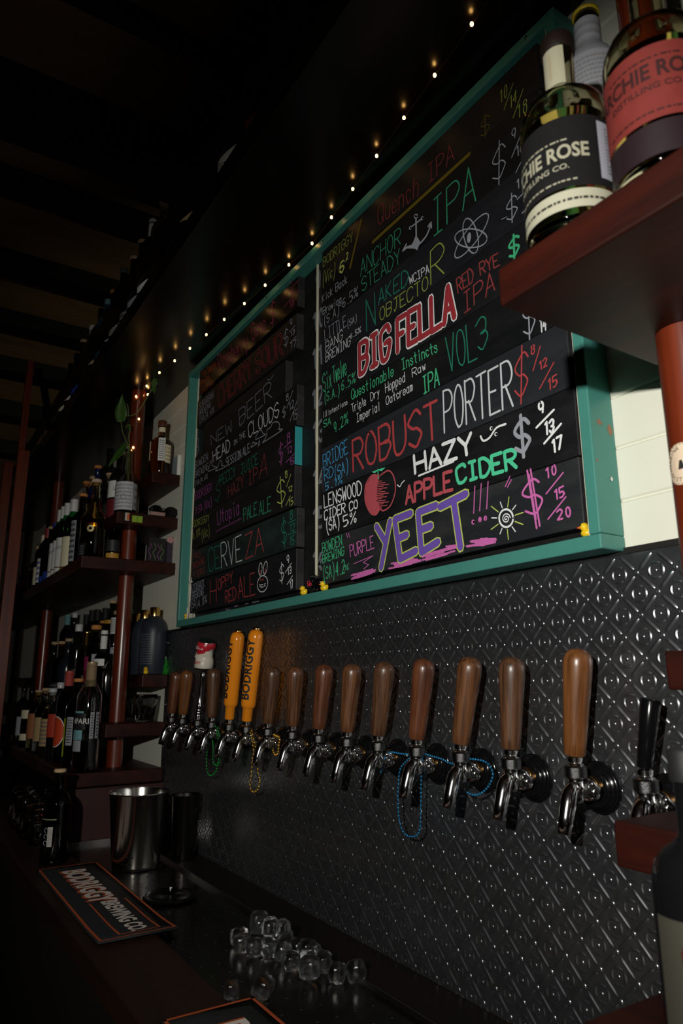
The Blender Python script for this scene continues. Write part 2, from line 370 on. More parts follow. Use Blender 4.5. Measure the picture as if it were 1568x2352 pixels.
('L1','price_text','9',(-1.6239,2.5298,-1.6054,2.5278,-1.6244,2.5466),'k',2.03),
('L1','price_text','14',(-1.6186,2.4893,-1.5977,2.4881,-1.6191,2.5081),'k',2.03),
('L1','price_text','18',(-1.6218,2.4552,-1.5944,2.4542,-1.6224,2.4766),'k',2.03),
('L2','brewery_text','SUBURBAN',(-2.3174,2.3841,-2.1802,2.381,-2.3203,2.4089),'w',2.03),
('L2','brewery_text','BREWING',(-2.3113,2.3551,-2.2016,2.3547,-2.3137,2.3758),'w',2.03),
('L2','brewery_text','(SA)4.6%',(-2.3077,2.3246,-2.1682,2.3233,-2.3104,2.3479),'w',2.03),
('L2','beer_name_text#','CHERRY',(-2.1259,2.3293,-1.8645,2.3383,-2.1448,2.4008),'e',9),
('L2','beer_name_text#','SOUR',(-1.8366,2.3368,-1.6586,2.3292,-1.8485,2.4081),'e',9),
('L2','price_text','$',(-1.6524,2.3482,-1.6256,2.3505,-1.6557,2.3954),'w',2.34),
('L2','price_text','9',(-1.6186,2.3974,-1.602,2.3963,-1.6208,2.4189),'w',2.18),
('L2','price_text','13',(-1.6126,2.3625,-1.5865,2.3624,-1.613,2.3772),'w',2.03),
('L2','price_text','17',(-1.6116,2.3258,-1.58,2.3225,-1.6122,2.3452),'w',2.03),
('L3','beer_name_text','NEW',(-2.1801,2.2056,-2.0054,2.203,-2.1917,2.2463),'v',3.52),
('L3','beer_name_text','BEER',(-1.9461,2.2023,-1.7243,2.2206,-1.9575,2.2584),'v',3.52),
('L4','brewery_text','BOWDEN',(-2.3262,2.1589,-2.2082,2.1628,-2.3321,2.185),'w',2.03),
('L4','brewery_text','BREWING',(-2.3221,2.125,-2.1998,2.1256,-2.3272,2.1495),'w',2.03),
('L4','brewery_text','(SA)4.6%',(-2.3205,2.0942,-2.2035,2.094,-2.3226,2.1111),'w',2.03),
('L4','beer_name_text','HEAD',(-2.1586,2.1397,-2.0175,2.1419,-2.1677,2.1813),'W',3.52),
('L4','beer_name_text','IN',(-1.9892,2.1499,-1.9618,2.15,-1.9922,2.1665),'w',2.18),
('L4','beer_name_text','THE',(-1.9468,2.1541,-1.8998,2.1543,-1.9498,2.1724),'w',2.18),
('L4','beer_name_text','CLOUDS',(-1.8749,2.1424,-1.6744,2.1467,-1.8825,2.188),'W',3.34),
('L4','beer_name_text','SESSION',(-2.0438,2.0939,-1.9283,2.092,-2.049,2.1235),'w',2.5),
('L4','beer_name_text','ALE',(-1.9152,2.0923,-1.864,2.0941,-1.9204,2.1209),'w',2.5),
('L4','price_text','$',(-1.6521,2.1319,-1.6357,2.1355,-1.6547,2.1613),'w',2.03),
('L4','price_text','8',(-1.6361,2.1756,-1.6173,2.1773,-1.6375,2.1952),'w',2.03),
('L4','price_text','12',(-1.6147,2.1408,-1.5861,2.1444,-1.6177,2.1635),'w',2.03),
('L4','price_text','15',(-1.5922,2.1043,-1.5649,2.1062,-1.5952,2.1302),'w',2.03),
('L5','brewery_text','BODRIGGY',(-2.3097,2.0408,-2.1585,2.0411,-2.3153,2.0692),'q',2.03),
('L5','brewery_text','3.5%',(-2.3032,1.9871,-2.2407,1.9898,-2.3083,2.0118),'q',2.03),
('L5','brewery_text','(Vic)',(-2.2218,1.9844,-2.1559,1.9876,-2.2271,2.0136),'q',2.03),
('L5','beer_name_text','S',(-2.1295,1.9914,-2.0921,1.992,-2.1178,2.066),'d',2.34),
('L5','beer_name_text','PECCY',(-2.0902,2.0415,-1.9666,2.0442,-2.0971,2.0754),'d',2.34),
('L5','beer_name_text','JUICE',(-1.926,2.0362,-1.8035,2.0407,-1.9325,2.0701),'d',2.34),
('L5','beer_name_text','HAZY',(-2.0168,1.9839,-1.9012,1.9945,-2.0227,2.0225),'r',2.34),
('L5','beer_name_text','IP',(-1.8684,1.9888,-1.8045,1.9901,-1.8743,2.0315),'r',2.5),
('L5','beer_name_text','A',(-1.7948,1.9897,-1.745,1.9913,-1.7911,2.0589),'r',2.5),
('L5','price_text','$',(-1.6692,2.0027,-1.6477,2.0088,-1.6725,2.0554),'q',2.34),
('L5','price_text','8',(-1.6281,2.0483,-1.6044,2.0484,-1.629,2.0772),'q',2.34),
('L5','price_text','12',(-1.624,2.0201,-1.5942,2.0177,-1.6246,2.0374),'q',2.18),
('L5','price_text','15',(-1.607,1.9824,-1.5821,1.9827,-1.6087,1.9982),'q',2.18),
('L6','brewery_text','BODRIGGY',(-2.3355,1.9433,-2.1703,1.9391,-2.3405,1.9659),'y',2.34),
('L6','brewery_text','4.8%',(-2.3177,1.8964,-2.2495,1.905,-2.3242,1.9221),'y',2.18),
('L6','brewery_text','(Vic)',(-2.2357,1.8826,-2.1653,1.8903,-2.2416,1.916),'y',2.18),
('L6','beer_name_text','Utopia',(-2.0984,1.9109,-1.9279,1.9131,-2.1075,1.9579),'q',2.5),
('L6','beer_name_text','PALE',(-1.8955,1.8847,-1.8025,1.8862,-1.9004,1.9231),'g',2.99),
('L6','beer_name_text','ALE',(-1.789,1.8789,-1.7137,1.8811,-1.7926,1.9198),'g',2.99),
('L6','price_text','$',(-1.6749,1.885,-1.6283,1.8881,-1.6841,1.952),'Y',3.17),
('L6','price_text','8',(-1.6348,1.9536,-1.6176,1.9521,-1.6368,1.9735),'Y',2.18),
('L6','price_text','12',(-1.6144,1.9099,-1.5901,1.9095,-1.6148,1.9238),'Y',2.18),
('L6','price_text','15',(-1.6089,1.8689,-1.5843,1.8718,-1.6106,1.8873),'Y',2.18),
('L7','brewery_text','VALE',(-2.3049,1.8278,-2.2325,1.8276,-2.3099,1.8508),'r',2.18),
('L7','brewery_text','BREWING',(-2.3005,1.7924,-2.1994,1.7991,-2.3055,1.8151),'r',2.18),
('L7','brewery_text','4.5(SA)',(-2.2937,1.7628,-2.1957,1.7652,-2.2996,1.7854),'r',2.18),
('L7','beer_name_text','CE',(-2.1572,1.7676,-2.0604,1.7656,-2.1718,1.842),'d',3.34),
('L7','beer_name_text','RVE',(-2.0515,1.7647,-1.8976,1.7656,-2.0648,1.8431),'W',3.52),
('L7','beer_name_text','ZA',(-1.8743,1.7655,-1.7564,1.7711,-1.8838,1.8392),'R',3.52),
('L7','price_text','$',(-1.6448,1.7698,-1.6185,1.7735,-1.6515,1.8332),'d',3.17),
('L7','price_text','8',(-1.6047,1.8303,-1.5833,1.8312,-1.6066,1.8554),'d',2.5),
('L7','price_text','12',(-1.6019,1.7984,-1.5734,1.7983,-1.6037,1.8187),'d',2.5),
('L7','price_text','15',(-1.6009,1.7627,-1.5744,1.7633,-1.6028,1.7852),'d',2.5),
('L8','brewery_text','KICKBACK',(-2.3053,1.7127,-2.1906,1.7197,-2.3118,1.7389),'w',2.34),
('L8','brewery_text','BREWING',(-2.3024,1.6897,-2.1955,1.6936,-2.3062,1.7116),'w',2.34),
('L8','brewery_text','(SA)',(-2.3066,1.6561,-2.2487,1.6638,-2.3122,1.6838),'w',2.34),
('L8','brewery_text','4.8%',(-2.2397,1.656,-2.1657,1.6672,-2.2427,1.681),'w',2.34),
('L8','beer_name_text','H',(-2.1337,1.6592,-2.0835,1.6595,-2.1435,1.7354),'R',3.34),
('L8','beer_name_text','OPPY',(-2.0735,1.6955,-1.9607,1.7076,-2.0794,1.7295),'R',3.17),
('L8','beer_name_text','RED',(-2.0128,1.6499,-1.9332,1.6555,-2.0185,1.6869),'R',3.17),
('L8','beer_name_text','ALE',(-1.9149,1.654,-1.8042,1.6555,-1.9218,1.7163),'R',3.17),
('L8','price_text','$',(-1.6542,1.6719,-1.6304,1.677,-1.6569,1.7143),'X',2.34),
('L8','price_text','9',(-1.6181,1.7167,-1.6015,1.7179,-1.6187,1.738),'X',2.34),
('L8','price_text','13',(-1.611,1.6865,-1.5886,1.6877,-1.6128,1.7054),'X',2.34),
('L8','price_text','17',(-1.5947,1.6472,-1.58,1.6518,-1.5983,1.6668),'X',2.34),
('BK','row_numbers','9',(-1.5127,2.4632,-1.4843,2.4699,-1.5177,2.5151),'v',9),
('BK','row_numbers','10',(-1.5252,2.3452,-1.4676,2.3438,-1.5311,2.3981),'v',9),
('BK','row_numbers','11',(-1.5277,2.2355,-1.4744,2.2355,-1.5321,2.2891),'v',9),
('BK','row_numbers','12',(-1.5301,2.1206,-1.4739,2.1227,-1.5322,2.1709),'v',9),
('BK','row_numbers','13',(-1.524,2.0225,-1.4646,2.0182,-1.5267,2.0785),'v',9),
('BK','row_numbers','14',(-1.5227,1.8953,-1.4642,1.892,-1.5252,1.9472),'v',9),
('BK','row_numbers','15',(-1.5216,1.7951,-1.4639,1.7929,-1.5241,1.845),'v',9),
('BK','row_numbers','16',(-1.5203,1.6851,-1.4635,1.6859,-1.5228,1.7315),'v',9),
('BK','row_numbers','1',(-2.4026,2.4612,-2.3596,2.4571,-2.4079,2.5055),'v',7),
('BK','row_numbers','3',(-2.4005,2.2304,-2.3561,2.2326,-2.4112,2.2945),'v',6),
]
STROKES = [
('R1','drawing',[(-1.3041,2.4151),(-1.2527,2.5191)],'l',8,0,0),
('R1','drawing',[(-1.205,2.4295),(-0.8703,2.4327)],'l',9,0,0),
('R1','price_text',[(-0.7732,2.4603),(-0.747,2.4978)],'y',2.08,0,0),
('R1','price_text',[(-0.7529,2.4259),(-0.7245,2.4667)],'y',2.08,0,0),
('R2','drawing',[(-1.0357,2.3943),(-1.0361,2.393),(-1.037,2.3923),(-1.0384,2.3921),(-1.0401,2.3925),(-1.042,2.3934),(-1.0439,2.3948),(-1.0456,2.3965),(-1.0469,2.3984),(-1.0477,2.4003),(-1.0479,2.4019),(-1.0476,2.4032),(-1.0466,2.4039),(-1.0452,2.4041),(-1.0435,2.4037),(-1.0416,2.4028),(-1.0397,2.4014),(-1.038,2.3996),(-1.0367,2.3978),(-1.0359,2.3959),(-1.0357,2.3943)],'w',2.4,0,0),
('R2','drawing',[(-1.042,2.3934),(-1.0432,2.3457)],'w',5,0,0),
('R2','drawing',[(-1.065,2.3826),(-1.0192,2.3797)],'w',4,0,0),
('R2','drawing',[(-1.0602,2.3807),(-1.0603,2.3802),(-1.0607,2.3798),(-1.0612,2.3797),(-1.0619,2.3798),(-1.0627,2.3801),(-1.0634,2.3807),(-1.0641,2.3814),(-1.0646,2.3821),(-1.0649,2.3829),(-1.065,2.3836),(-1.0648,2.3842),(-1.0645,2.3845),(-1.0639,2.3847),(-1.0632,2.3845),(-1.0625,2.3842),(-1.0617,2.3836),(-1.0611,2.3829),(-1.0606,2.3822),(-1.0603,2.3814),(-1.0602,2.3807)],'w',5,0,0),
('R2','drawing',[(-1.0193,2.3794),(-1.0194,2.3788),(-1.0198,2.3785),(-1.0203,2.3783),(-1.0209,2.3784),(-1.0216,2.3788),(-1.0224,2.3793),(-1.023,2.38),(-1.0235,2.3808),(-1.0238,2.3815),(-1.0239,2.3822),(-1.0237,2.3827),(-1.0234,2.3831),(-1.0228,2.3832),(-1.0222,2.3831),(-1.0215,2.3827),(-1.0208,2.3822),(-1.0201,2.3815),(-1.0196,2.3808),(-1.0193,2.38),(-1.0193,2.3794)],'w',5,0,0),
('R2','drawing',[(-1.0448,2.3534),(-1.052,2.344),(-1.0595,2.3389),(-1.079,2.3453),(-1.0876,2.3453),(-1.0599,2.3296),(-1.0482,2.3222),(-1.0413,2.3142),(-1.0362,2.3214),(-1.0289,2.3256),(-1.0376,2.3424)],'w',0.8,0,1),
('R2','drawing',[(-1.0313,2.3253),(-1.0147,2.3289),(-1.0028,2.3368),(-0.9943,2.3506)],'w',5,1,0),
('R2','drawing',[(-1.0035,2.3496),(-0.9932,2.3533),(-0.9926,2.3397)],'w',4,0,0),
('R2','drawing',[(-1.0783,2.3504),(-1.0907,2.3416),(-1.0767,2.3412)],'w',5,0,0),
('R2','price_text',[(-0.7628,2.3478),(-0.7344,2.3817)],'w',2.08,0,0),
('R2','price_text',[(-0.7556,2.3104),(-0.7392,2.3257)],'w',2.08,0,0),
('R3','drawing',[(-0.878,2.2489),(-0.8789,2.2459),(-0.8803,2.2435),(-0.882,2.2421),(-0.8837,2.2416),(-0.8855,2.2422),(-0.887,2.2437),(-0.8881,2.2462),(-0.8888,2.2492),(-0.8889,2.2526),(-0.8885,2.2559),(-0.8875,2.2589),(-0.8861,2.2612),(-0.8845,2.2627),(-0.8827,2.2632),(-0.881,2.2626),(-0.8795,2.261),(-0.8783,2.2585),(-0.8777,2.2555),(-0.8776,2.2522),(-0.878,2.2489)],'w',0.8,0,1),
('R3','drawing',[(-0.8358,2.2222),(-0.8374,2.2186),(-0.8409,2.2165),(-0.8462,2.216),(-0.8532,2.217),(-0.8614,2.2195),(-0.8706,2.2235),(-0.8802,2.2288),(-0.8899,2.2352),(-0.8991,2.2422),(-0.9074,2.2497),(-0.9142,2.2572),(-0.9193,2.2642),(-0.9222,2.2705),(-0.9229,2.2757),(-0.9212,2.2794),(-0.9173,2.2815),(-0.9114,2.2819),(-0.9039,2.2805),(-0.8951,2.2775),(-0.8856,2.2731),(-0.8758,2.2674),(-0.8662,2.2609),(-0.8574,2.2538),(-0.8497,2.2466),(-0.8434,2.2394),(-0.8389,2.2328),(-0.8364,2.227),(-0.8358,2.2222)],'w',2.72,0,0),
('R3','drawing',[(-0.8308,2.2724),(-0.8289,2.2684),(-0.829,2.2637),(-0.8311,2.2585),(-0.8351,2.253),(-0.8409,2.2475),(-0.8482,2.2421),(-0.8567,2.2372),(-0.8662,2.2328),(-0.8762,2.2293),(-0.8862,2.2267),(-0.8959,2.2252),(-0.9049,2.2249),(-0.9126,2.2258),(-0.9188,2.2279),(-0.923,2.2311),(-0.9252,2.2352),(-0.9252,2.2402),(-0.9229,2.2456),(-0.9185,2.2514),(-0.9123,2.2572),(-0.9044,2.2627),(-0.8954,2.2677),(-0.8855,2.272),(-0.8754,2.2754),(-0.8654,2.2777),(-0.8559,2.2789),(-0.8474,2.2789),(-0.8402,2.2778),(-0.8346,2.2756),(-0.8308,2.2724)],'w',2.72,0,0),
('R3','drawing',[(-0.871,2.2115),(-0.8753,2.2141),(-0.8797,2.2188),(-0.8841,2.2252),(-0.8883,2.2331),(-0.892,2.242),(-0.895,2.2516),(-0.8973,2.2614),(-0.8985,2.2708),(-0.8988,2.2794),(-0.898,2.2867),(-0.8962,2.2923),(-0.8935,2.2959),(-0.8901,2.2973),(-0.886,2.2965),(-0.8817,2.2936),(-0.8771,2.2886),(-0.8727,2.2819),(-0.8686,2.2738),(-0.865,2.2648),(-0.8621,2.2553),(-0.8601,2.2458),(-0.8589,2.2367),(-0.8587,2.2284),(-0.8595,2.2214),(-0.8612,2.216),(-0.8638,2.2125),(-0.8671,2.2109),(-0.871,2.2115)],'w',2.72,0,0),
('R3','price_text',[(-0.7568,2.2558),(-0.7349,2.2597)],'w',2.4,0,0),
('R3','price_text',[(-0.7413,2.2535),(-0.7388,2.234)],'w',2.4,0,0),
('R3','price_text',[(-0.748,2.2219),(-0.7379,2.2246)],'w',2.4,0,0),
('R3','price_text',[(-0.7977,2.2396),(-0.7839,2.2369)],'w',1.28,0,0),
('R6','price_text',[(-0.7489,1.9215),(-0.7299,1.9583)],'R',2.4,0,0),
('R6','price_text',[(-0.738,1.8849),(-0.7047,1.9189)],'R',2.4,0,0),
('R7','drawing',[(-1.1929,1.8499),(-1.2222,1.8581),(-1.2476,1.8419),(-1.2499,1.8067),(-1.2317,1.7764),(-1.2097,1.7668),(-1.1949,1.7775),(-1.205,1.8056),(-1.2029,1.8313)],'a',0.8,0,1),
('R7','drawing',[(-1.1929,1.8499),(-1.2222,1.8581),(-1.2476,1.8419),(-1.2499,1.8067),(-1.2317,1.7764),(-1.2097,1.7668),(-1.1928,1.7762),(-1.183,1.7699),(-1.1563,1.7758),(-1.1382,1.8033),(-1.1419,1.8337),(-1.1607,1.8534),(-1.1929,1.8499)],'a',3.5,1,0),
('R7','drawing',[(-1.2041,1.8395),(-1.186,1.8368)],'a',2.08,0,0),
('R7','drawing',[(-1.2042,1.8356),(-1.1734,1.8299)],'a',2.08,0,0),
('R7','drawing',[(-1.2043,1.8316),(-1.161,1.823)],'a',2.08,0,0),
('R7','drawing',[(-1.2044,1.8277),(-1.18,1.8237)],'a',2.08,0,0),
('R7','drawing',[(-1.2046,1.8238),(-1.1675,1.8169)],'a',2.08,0,0),
('R7','drawing',[(-1.2047,1.8199),(-1.1866,1.8175)],'a',2.08,0,0),
('R7','drawing',[(-1.2048,1.816),(-1.174,1.8107)],'a',2.08,0,0),
('R7','drawing',[(-1.2049,1.8121),(-1.1616,1.804)],'a',2.08,0,0),
('R7','drawing',[(-1.205,1.8082),(-1.1806,1.8044)],'a',2.08,0,0),
('R7','drawing',[(-1.2051,1.8043),(-1.1681,1.7978)],'a',2.08,0,0),
('R7','drawing',[(-1.2052,1.8004),(-1.1872,1.7982)],'a',2.08,0,0),
('R7','drawing',[(-1.2053,1.7966),(-1.1746,1.7916)],'a',2.08,0,0),
('R7','drawing',[(-1.2054,1.7927),(-1.1622,1.785)],'a',2.08,0,0),
('R7','drawing',[(-1.2055,1.7888),(-1.1811,1.7853)],'a',2.08,0,0),
('R7','drawing',[(-1.2056,1.7849),(-1.1687,1.7788)],'a',2.08,0,0),
('R7','drawing',[(-1.2057,1.7811),(-1.1877,1.779)],'a',2.08,0,0),
('R7','drawing',[(-1.1981,1.8455),(-1.1998,1.8657)],'G',4,0,0),
('R7','drawing',[(-1.2243,1.8666),(-1.211,1.8606),(-1.1991,1.8637),(-1.1854,1.8585),(-1.1709,1.8634),(-1.1924,1.8655),(-1.199,1.8655)],'M',1.6,0,1),
('R7','drawing',[(-1.131,1.815),(-1.1225,1.8088),(-1.1157,1.8147),(-1.1063,1.8182)],'X',2.4,1,0),
('R7','drawing',[(-1.0597,1.8165),(-0.9545,1.8183)],'X',4,0,0),
('R7','drawing',[(-0.8803,1.8459),(-0.8736,1.8351),(-0.8578,1.8365),(-0.84,1.8491),(-0.8179,1.849)],'X',4,1,0),
('R7','drawing',[(-0.8513,1.8516),(-0.8518,1.8507),(-0.8528,1.8506),(-0.8538,1.8514),(-0.8542,1.8525),(-0.8537,1.8534),(-0.8526,1.8535),(-0.8517,1.8527),(-0.8513,1.8516)],'X',5,0,0),
('R7','drawing',[(-0.8409,1.8375),(-0.8414,1.8367),(-0.8424,1.8366),(-0.8433,1.8373),(-0.8437,1.8384),(-0.8432,1.8393),(-0.8422,1.8394),(-0.8412,1.8387),(-0.8409,1.8375)],'X',5,0,0),
('R7','price_text',[(-0.7507,1.8214),(-0.7122,1.8397)],'X',4,0,0),
('R7','price_text',[(-0.737,1.79),(-0.7004,1.8121)],'X',4,0,0),
('R8','beer_name_text',[(-1.3271,1.7465),(-1.3231,1.7358)],'p',2.08,0,0),
('R8','beer_name_text',[(-1.3189,1.7459),(-1.3141,1.7352)],'p',2.08,0,0),
('R8','drawing',[(-1.299,1.6721),(-1.2229,1.6792),(-1.2603,1.6697),(-1.2395,1.6617),(-1.2591,1.655)],'p',1.6,0,0),
('R8','beer_name_text',[(-1.2082,1.7408),(-1.178,1.7035)],'Y',21,0,0),
('R8','beer_name_text',[(-1.1588,1.7428),(-1.1937,1.6492)],'Y',21,0,0),
('R8','beer_name_text',[(-1.0881,1.7452),(-1.1424,1.743),(-1.127,1.6581),(-1.0747,1.6667)],'Y',21,0,0),
('R8','beer_name_text',[(-1.1333,1.7012),(-1.1026,1.704)],'Y',21,0,0),
('R8','beer_name_text',[(-1.0094,1.7446),(-1.0644,1.7424),(-1.0579,1.6614),(-1.0076,1.6735)],'Y',21,0,0),
('R8','beer_name_text',[(-1.0619,1.7058),(-1.0271,1.7079)],'Y',21,0,0),
('R8','beer_name_text',[(-0.9982,1.7396),(-0.9253,1.7487)],'Y',21,0,0),
('R8','beer_name_text',[(-0.9591,1.7433),(-0.9461,1.6532)],'Y',21,0,0),
('R8','beer_name_text~',[(-1.2082,1.7408),(-1.178,1.7035)],'u',15,0,0),
('R8','beer_name_text~',[(-1.1588,1.7428),(-1.1937,1.6492)],'u',15,0,0),
('R8','beer_name_text~',[(-1.0881,1.7452),(-1.1424,1.743),(-1.127,1.6581),(-1.0747,1.6667)],'u',15,0,0),
('R8','beer_name_text~',[(-1.1333,1.7012),(-1.1026,1.704)],'u',15,0,0),
('R8','beer_name_text~',[(-1.0094,1.7446),(-1.0644,1.7424),(-1.0579,1.6614),(-1.0076,1.6735)],'u',15,0,0),
('R8','beer_name_text~',[(-1.0619,1.7058),(-1.0271,1.7079)],'u',15,0,0),
('R8','beer_name_text~',[(-0.9982,1.7396),(-0.9253,1.7487)],'u',15,0,0),
('R8','beer_name_text~',[(-0.9591,1.7433),(-0.9461,1.6532)],'u',15,0,0),
('R8','drawing',[(-1.2997,1.6461),(-1.2736,1.648),(-1.2482,1.648)],'p',3.6,1,0),
('R8','drawing',[(-1.3081,1.639),(-1.2707,1.6397),(-1.2347,1.6419)],'p',3.6,1,0),
('R8','drawing',[(-1.2744,1.6452),(-1.2584,1.6464),(-1.2428,1.6464)],'p',3.6,1,0),
('R8','drawing',[(-1.3027,1.6484),(-1.275,1.6483),(-1.248,1.6503)],'p',3.6,1,0),
('R8','drawing',[(-1.2714,1.642),(-1.2435,1.6438),(-1.2165,1.6441)],'p',3.6,1,0),
('R8','drawing',[(-1.2962,1.6419),(-1.2597,1.6424),(-1.2245,1.6447)],'p',3.6,1,0),
('R8','drawing',[(-1.269,1.6446),(-1.2589,1.6445),(-1.249,1.6453)],'p',3.6,1,0),
('R8','drawing',[(-1.2867,1.6456),(-1.2655,1.6474),(-1.2448,1.6471)],'p',3.6,1,0),
('R8','drawing',[(-1.2664,1.6454),(-1.2397,1.6469),(-1.2138,1.6473)],'p',3.6,1,0),
('R8','drawing',[(-1.2677,1.6411),(-1.2471,1.641),(-1.227,1.6427)],'p',3.6,1,0),
('R8','drawing',[(-1.2866,1.644),(-1.26,1.6452),(-1.2341,1.646)],'p',3.6,1,0),
('R8','drawing',[(-1.3034,1.6406),(-1.2707,1.643),(-1.2391,1.6431)],'p',3.6,1,0),
('R8','drawing',[(-1.3089,1.6473),(-1.2657,1.6487),(-1.2244,1.6503)],'p',3.6,1,0),
('R8','drawing',[(-1.1433,1.6435),(-1.116,1.644),(-1.0895,1.6431)],'p',3.6,1,0),
('R8','drawing',[(-1.1462,1.647),(-1.1207,1.6473),(-1.0961,1.6465)],'p',3.6,1,0),
('R8','drawing',[(-1.149,1.65),(-1.1087,1.6494),(-1.0702,1.6491)],'p',3.6,1,0),
('R8','drawing',[(-1.1213,1.6521),(-1.1109,1.6527),(-1.1008,1.6519)],'p',3.6,1,0),
('R8','drawing',[(-1.1283,1.6506),(-1.1019,1.6507),(-1.0763,1.65)],'p',3.6,1,0),
('R8','drawing',[(-1.158,1.6528),(-1.12,1.6518),(-1.0836,1.6519)],'p',3.6,1,0),
('R8','drawing',[(-1.1219,1.6458),(-1.0908,1.6445),(-1.0608,1.6453)],'p',3.6,1,0),
('R8','drawing',[(-1.1666,1.6439),(-1.1286,1.643),(-1.0921,1.6434)],'p',3.6,1,0),
('R8','drawing',[(-1.1463,1.6471),(-1.1027,1.6459),(-1.0612,1.6463)],'p',3.6,1,0),
('R8','drawing',[(-1.0443,1.6501),(-1.0178,1.6518),(-0.9922,1.652)],'p',3.6,1,0),
('R8','drawing',[(-1.04,1.6515),(-0.998,1.6541),(-0.9582,1.6545)],'p',3.6,1,0),
('R8','drawing',[(-1.0565,1.6457),(-1.0243,1.6473),(-0.9934,1.6482)],'p',3.6,1,0),
('R8','drawing',[(-1.0447,1.644),(-1.0204,1.6452),(-0.9968,1.6459)],'p',3.6,1,0),
('R8','drawing',[(-1.0482,1.6543),(-1.0227,1.6559),(-0.998,1.656)],'p',3.6,1,0),
('R8','drawing',[(-1.0259,1.6552),(-1.0097,1.6558),(-0.9939,1.6563)],'p',3.6,1,0),
('R8','drawing',[(-1.0462,1.6536),(-1.0002,1.6552),(-0.9565,1.6568)],'p',3.6,1,0),
('R8','drawing',[(-1.0219,1.6449),(-1.0021,1.6457),(-0.9828,1.6465)],'p',3.6,1,0),
('R8','drawing',[(-1.0465,1.6546),(-1.0137,1.6559),(-0.9822,1.6568)],'p',3.6,1,0),
('R8','drawing',[(-1.0467,1.6456),(-1.0031,1.6473),(-0.9617,1.649)],'p',3.6,1,0),
('R8','drawing',[(-1.0568,1.6519),(-1.0223,1.6538),(-0.9893,1.6543)],'p',3.6,1,0),
('R8','drawing',[(-1.0471,1.6534),(-1.0034,1.6559),(-0.9621,1.6564)],'p',3.6,1,0),
('R8','drawing',[(-0.9788,1.6585),(-0.9722,1.6584),(-0.9656,1.6578)],'p',3.6,1,0),
('R8','drawing',[(-0.9792,1.6591),(-0.9717,1.6582),(-0.9642,1.6583)],'p',3.6,1,0),
('R8','drawing',[(-0.9854,1.6611),(-0.979,1.66),(-0.9727,1.6604)],'p',3.6,1,0),
('R8','drawing',[(-0.9791,1.6604),(-0.9695,1.6596),(-0.9601,1.6594)],'p',3.6,1,0),
('R8','drawing',[(-0.902,1.6507),(-0.8798,1.6494),(-0.8581,1.6481)],'p',3.6,1,0),
('R8','drawing',[(-0.9079,1.6553),(-0.8816,1.6528),(-0.8561,1.652)],'p',3.6,1,0),
('R8','drawing',[(-0.8955,1.6492),(-0.8884,1.6478),(-0.8813,1.6483)],'p',3.6,1,0),
('R8','drawing',[(-0.9077,1.6504),(-0.8949,1.6504),(-0.8825,1.6489)],'p',3.6,1,0),
('R8','drawing',[(-0.8945,1.656),(-0.8753,1.6555),(-0.8567,1.6536)],'p',3.6,1,0),
('R8','drawing',[(-0.909,1.6517),(-0.8847,1.6493),(-0.861,1.6488)],'p',3.6,1,0),
('R8','drawing',[(-0.9272,1.6514),(-0.9053,1.6511),(-0.8842,1.6489)],'p',3.6,1,0),
('R8','drawing',[(-0.8988,1.6506),(-0.8891,1.6494),(-0.8795,1.6494)],'p',3.6,1,0),
('R8','drawing',[(-0.8988,1.6501),(-0.88,1.6496),(-0.8619,1.6479)],'p',3.6,1,0),
('R8','drawing',[(-0.9075,1.6505),(-0.889,1.6488),(-0.8708,1.6483)],'p',3.6,1,0),
('R8','drawing',[(-0.9157,1.6576),(-0.8885,1.6568),(-0.8624,1.6542)],'p',3.6,1,0),
('R8','drawing',[(-0.9108,1.6509),(-0.8872,1.6493),(-0.8643,1.6481)],'p',3.6,1,0),
('R8','drawing',[(-0.9306,1.6528),(-0.8994,1.6509),(-0.8694,1.6492)],'p',3.6,1,0),
('R8','drawing',[(-0.9196,1.6597),(-0.8889,1.6575),(-0.8596,1.6537)],'p',3.6,1,0),
('R8','drawing',[(-0.9035,1.6583),(-0.8878,1.6571),(-0.8725,1.6552)],'p',3.6,1,0),
('R8','drawing',[(-0.9129,1.6584),(-0.8908,1.657),(-0.8696,1.6541)],'p',3.6,1,0),
('R8','drawing',[(-0.9165,1.6591),(-0.8907,1.6565),(-0.8657,1.6541)],'p',3.6,1,0),
('R8','drawing',[(-0.9068,1.6587),(-0.8824,1.6572),(-0.859,1.6539)],'p',3.6,1,0),
('R8','drawing',[(-0.8933,1.6596),(-0.8855,1.6582),(-0.8777,1.6581)],'p',3.6,1,0),
('R8','beer_name_text',[(-0.9011,1.7576),(-0.9075,1.7087)],'p',2.4,0,0),
('R8','beer_name_text',[(-0.8846,1.7583),(-0.892,1.7102)],'p',2.4,0,0),
('R8','beer_name_text',[(-0.8675,1.7578),(-0.8744,1.7101)],'p',2.4,0,0),
('R8','beer_name_text',[(-0.9081,1.6929),(-0.9088,1.6912),(-0.9103,1.6908),(-0.9116,1.6918),(-0.9121,1.6936),(-0.9114,1.6952),(-0.9099,1.6957),(-0.9086,1.6947),(-0.9081,1.6929)],'p',5,0,0),
('R8','beer_name_text',[(-0.8906,1.6941),(-0.8913,1.6925),(-0.8928,1.692),(-0.8941,1.693),(-0.8945,1.6948),(-0.8938,1.6964),(-0.8924,1.6969),(-0.8911,1.6959),(-0.8906,1.6941)],'p',5,0,0),
('R8','beer_name_text',[(-0.877,1.6939),(-0.8777,1.6923),(-0.8791,1.6918),(-0.8804,1.6928),(-0.8808,1.6946),(-0.8802,1.6962),(-0.8788,1.6966),(-0.8775,1.6957),(-0.877,1.6939)],'p',5,0,0),
('R8','drawing',[(-0.8276,1.7392),(-0.8151,1.7543)],'p',2.08,0,0),
('R8','drawing',[(-0.8223,1.7372),(-0.8124,1.7478)],'p',2.08,0,0),
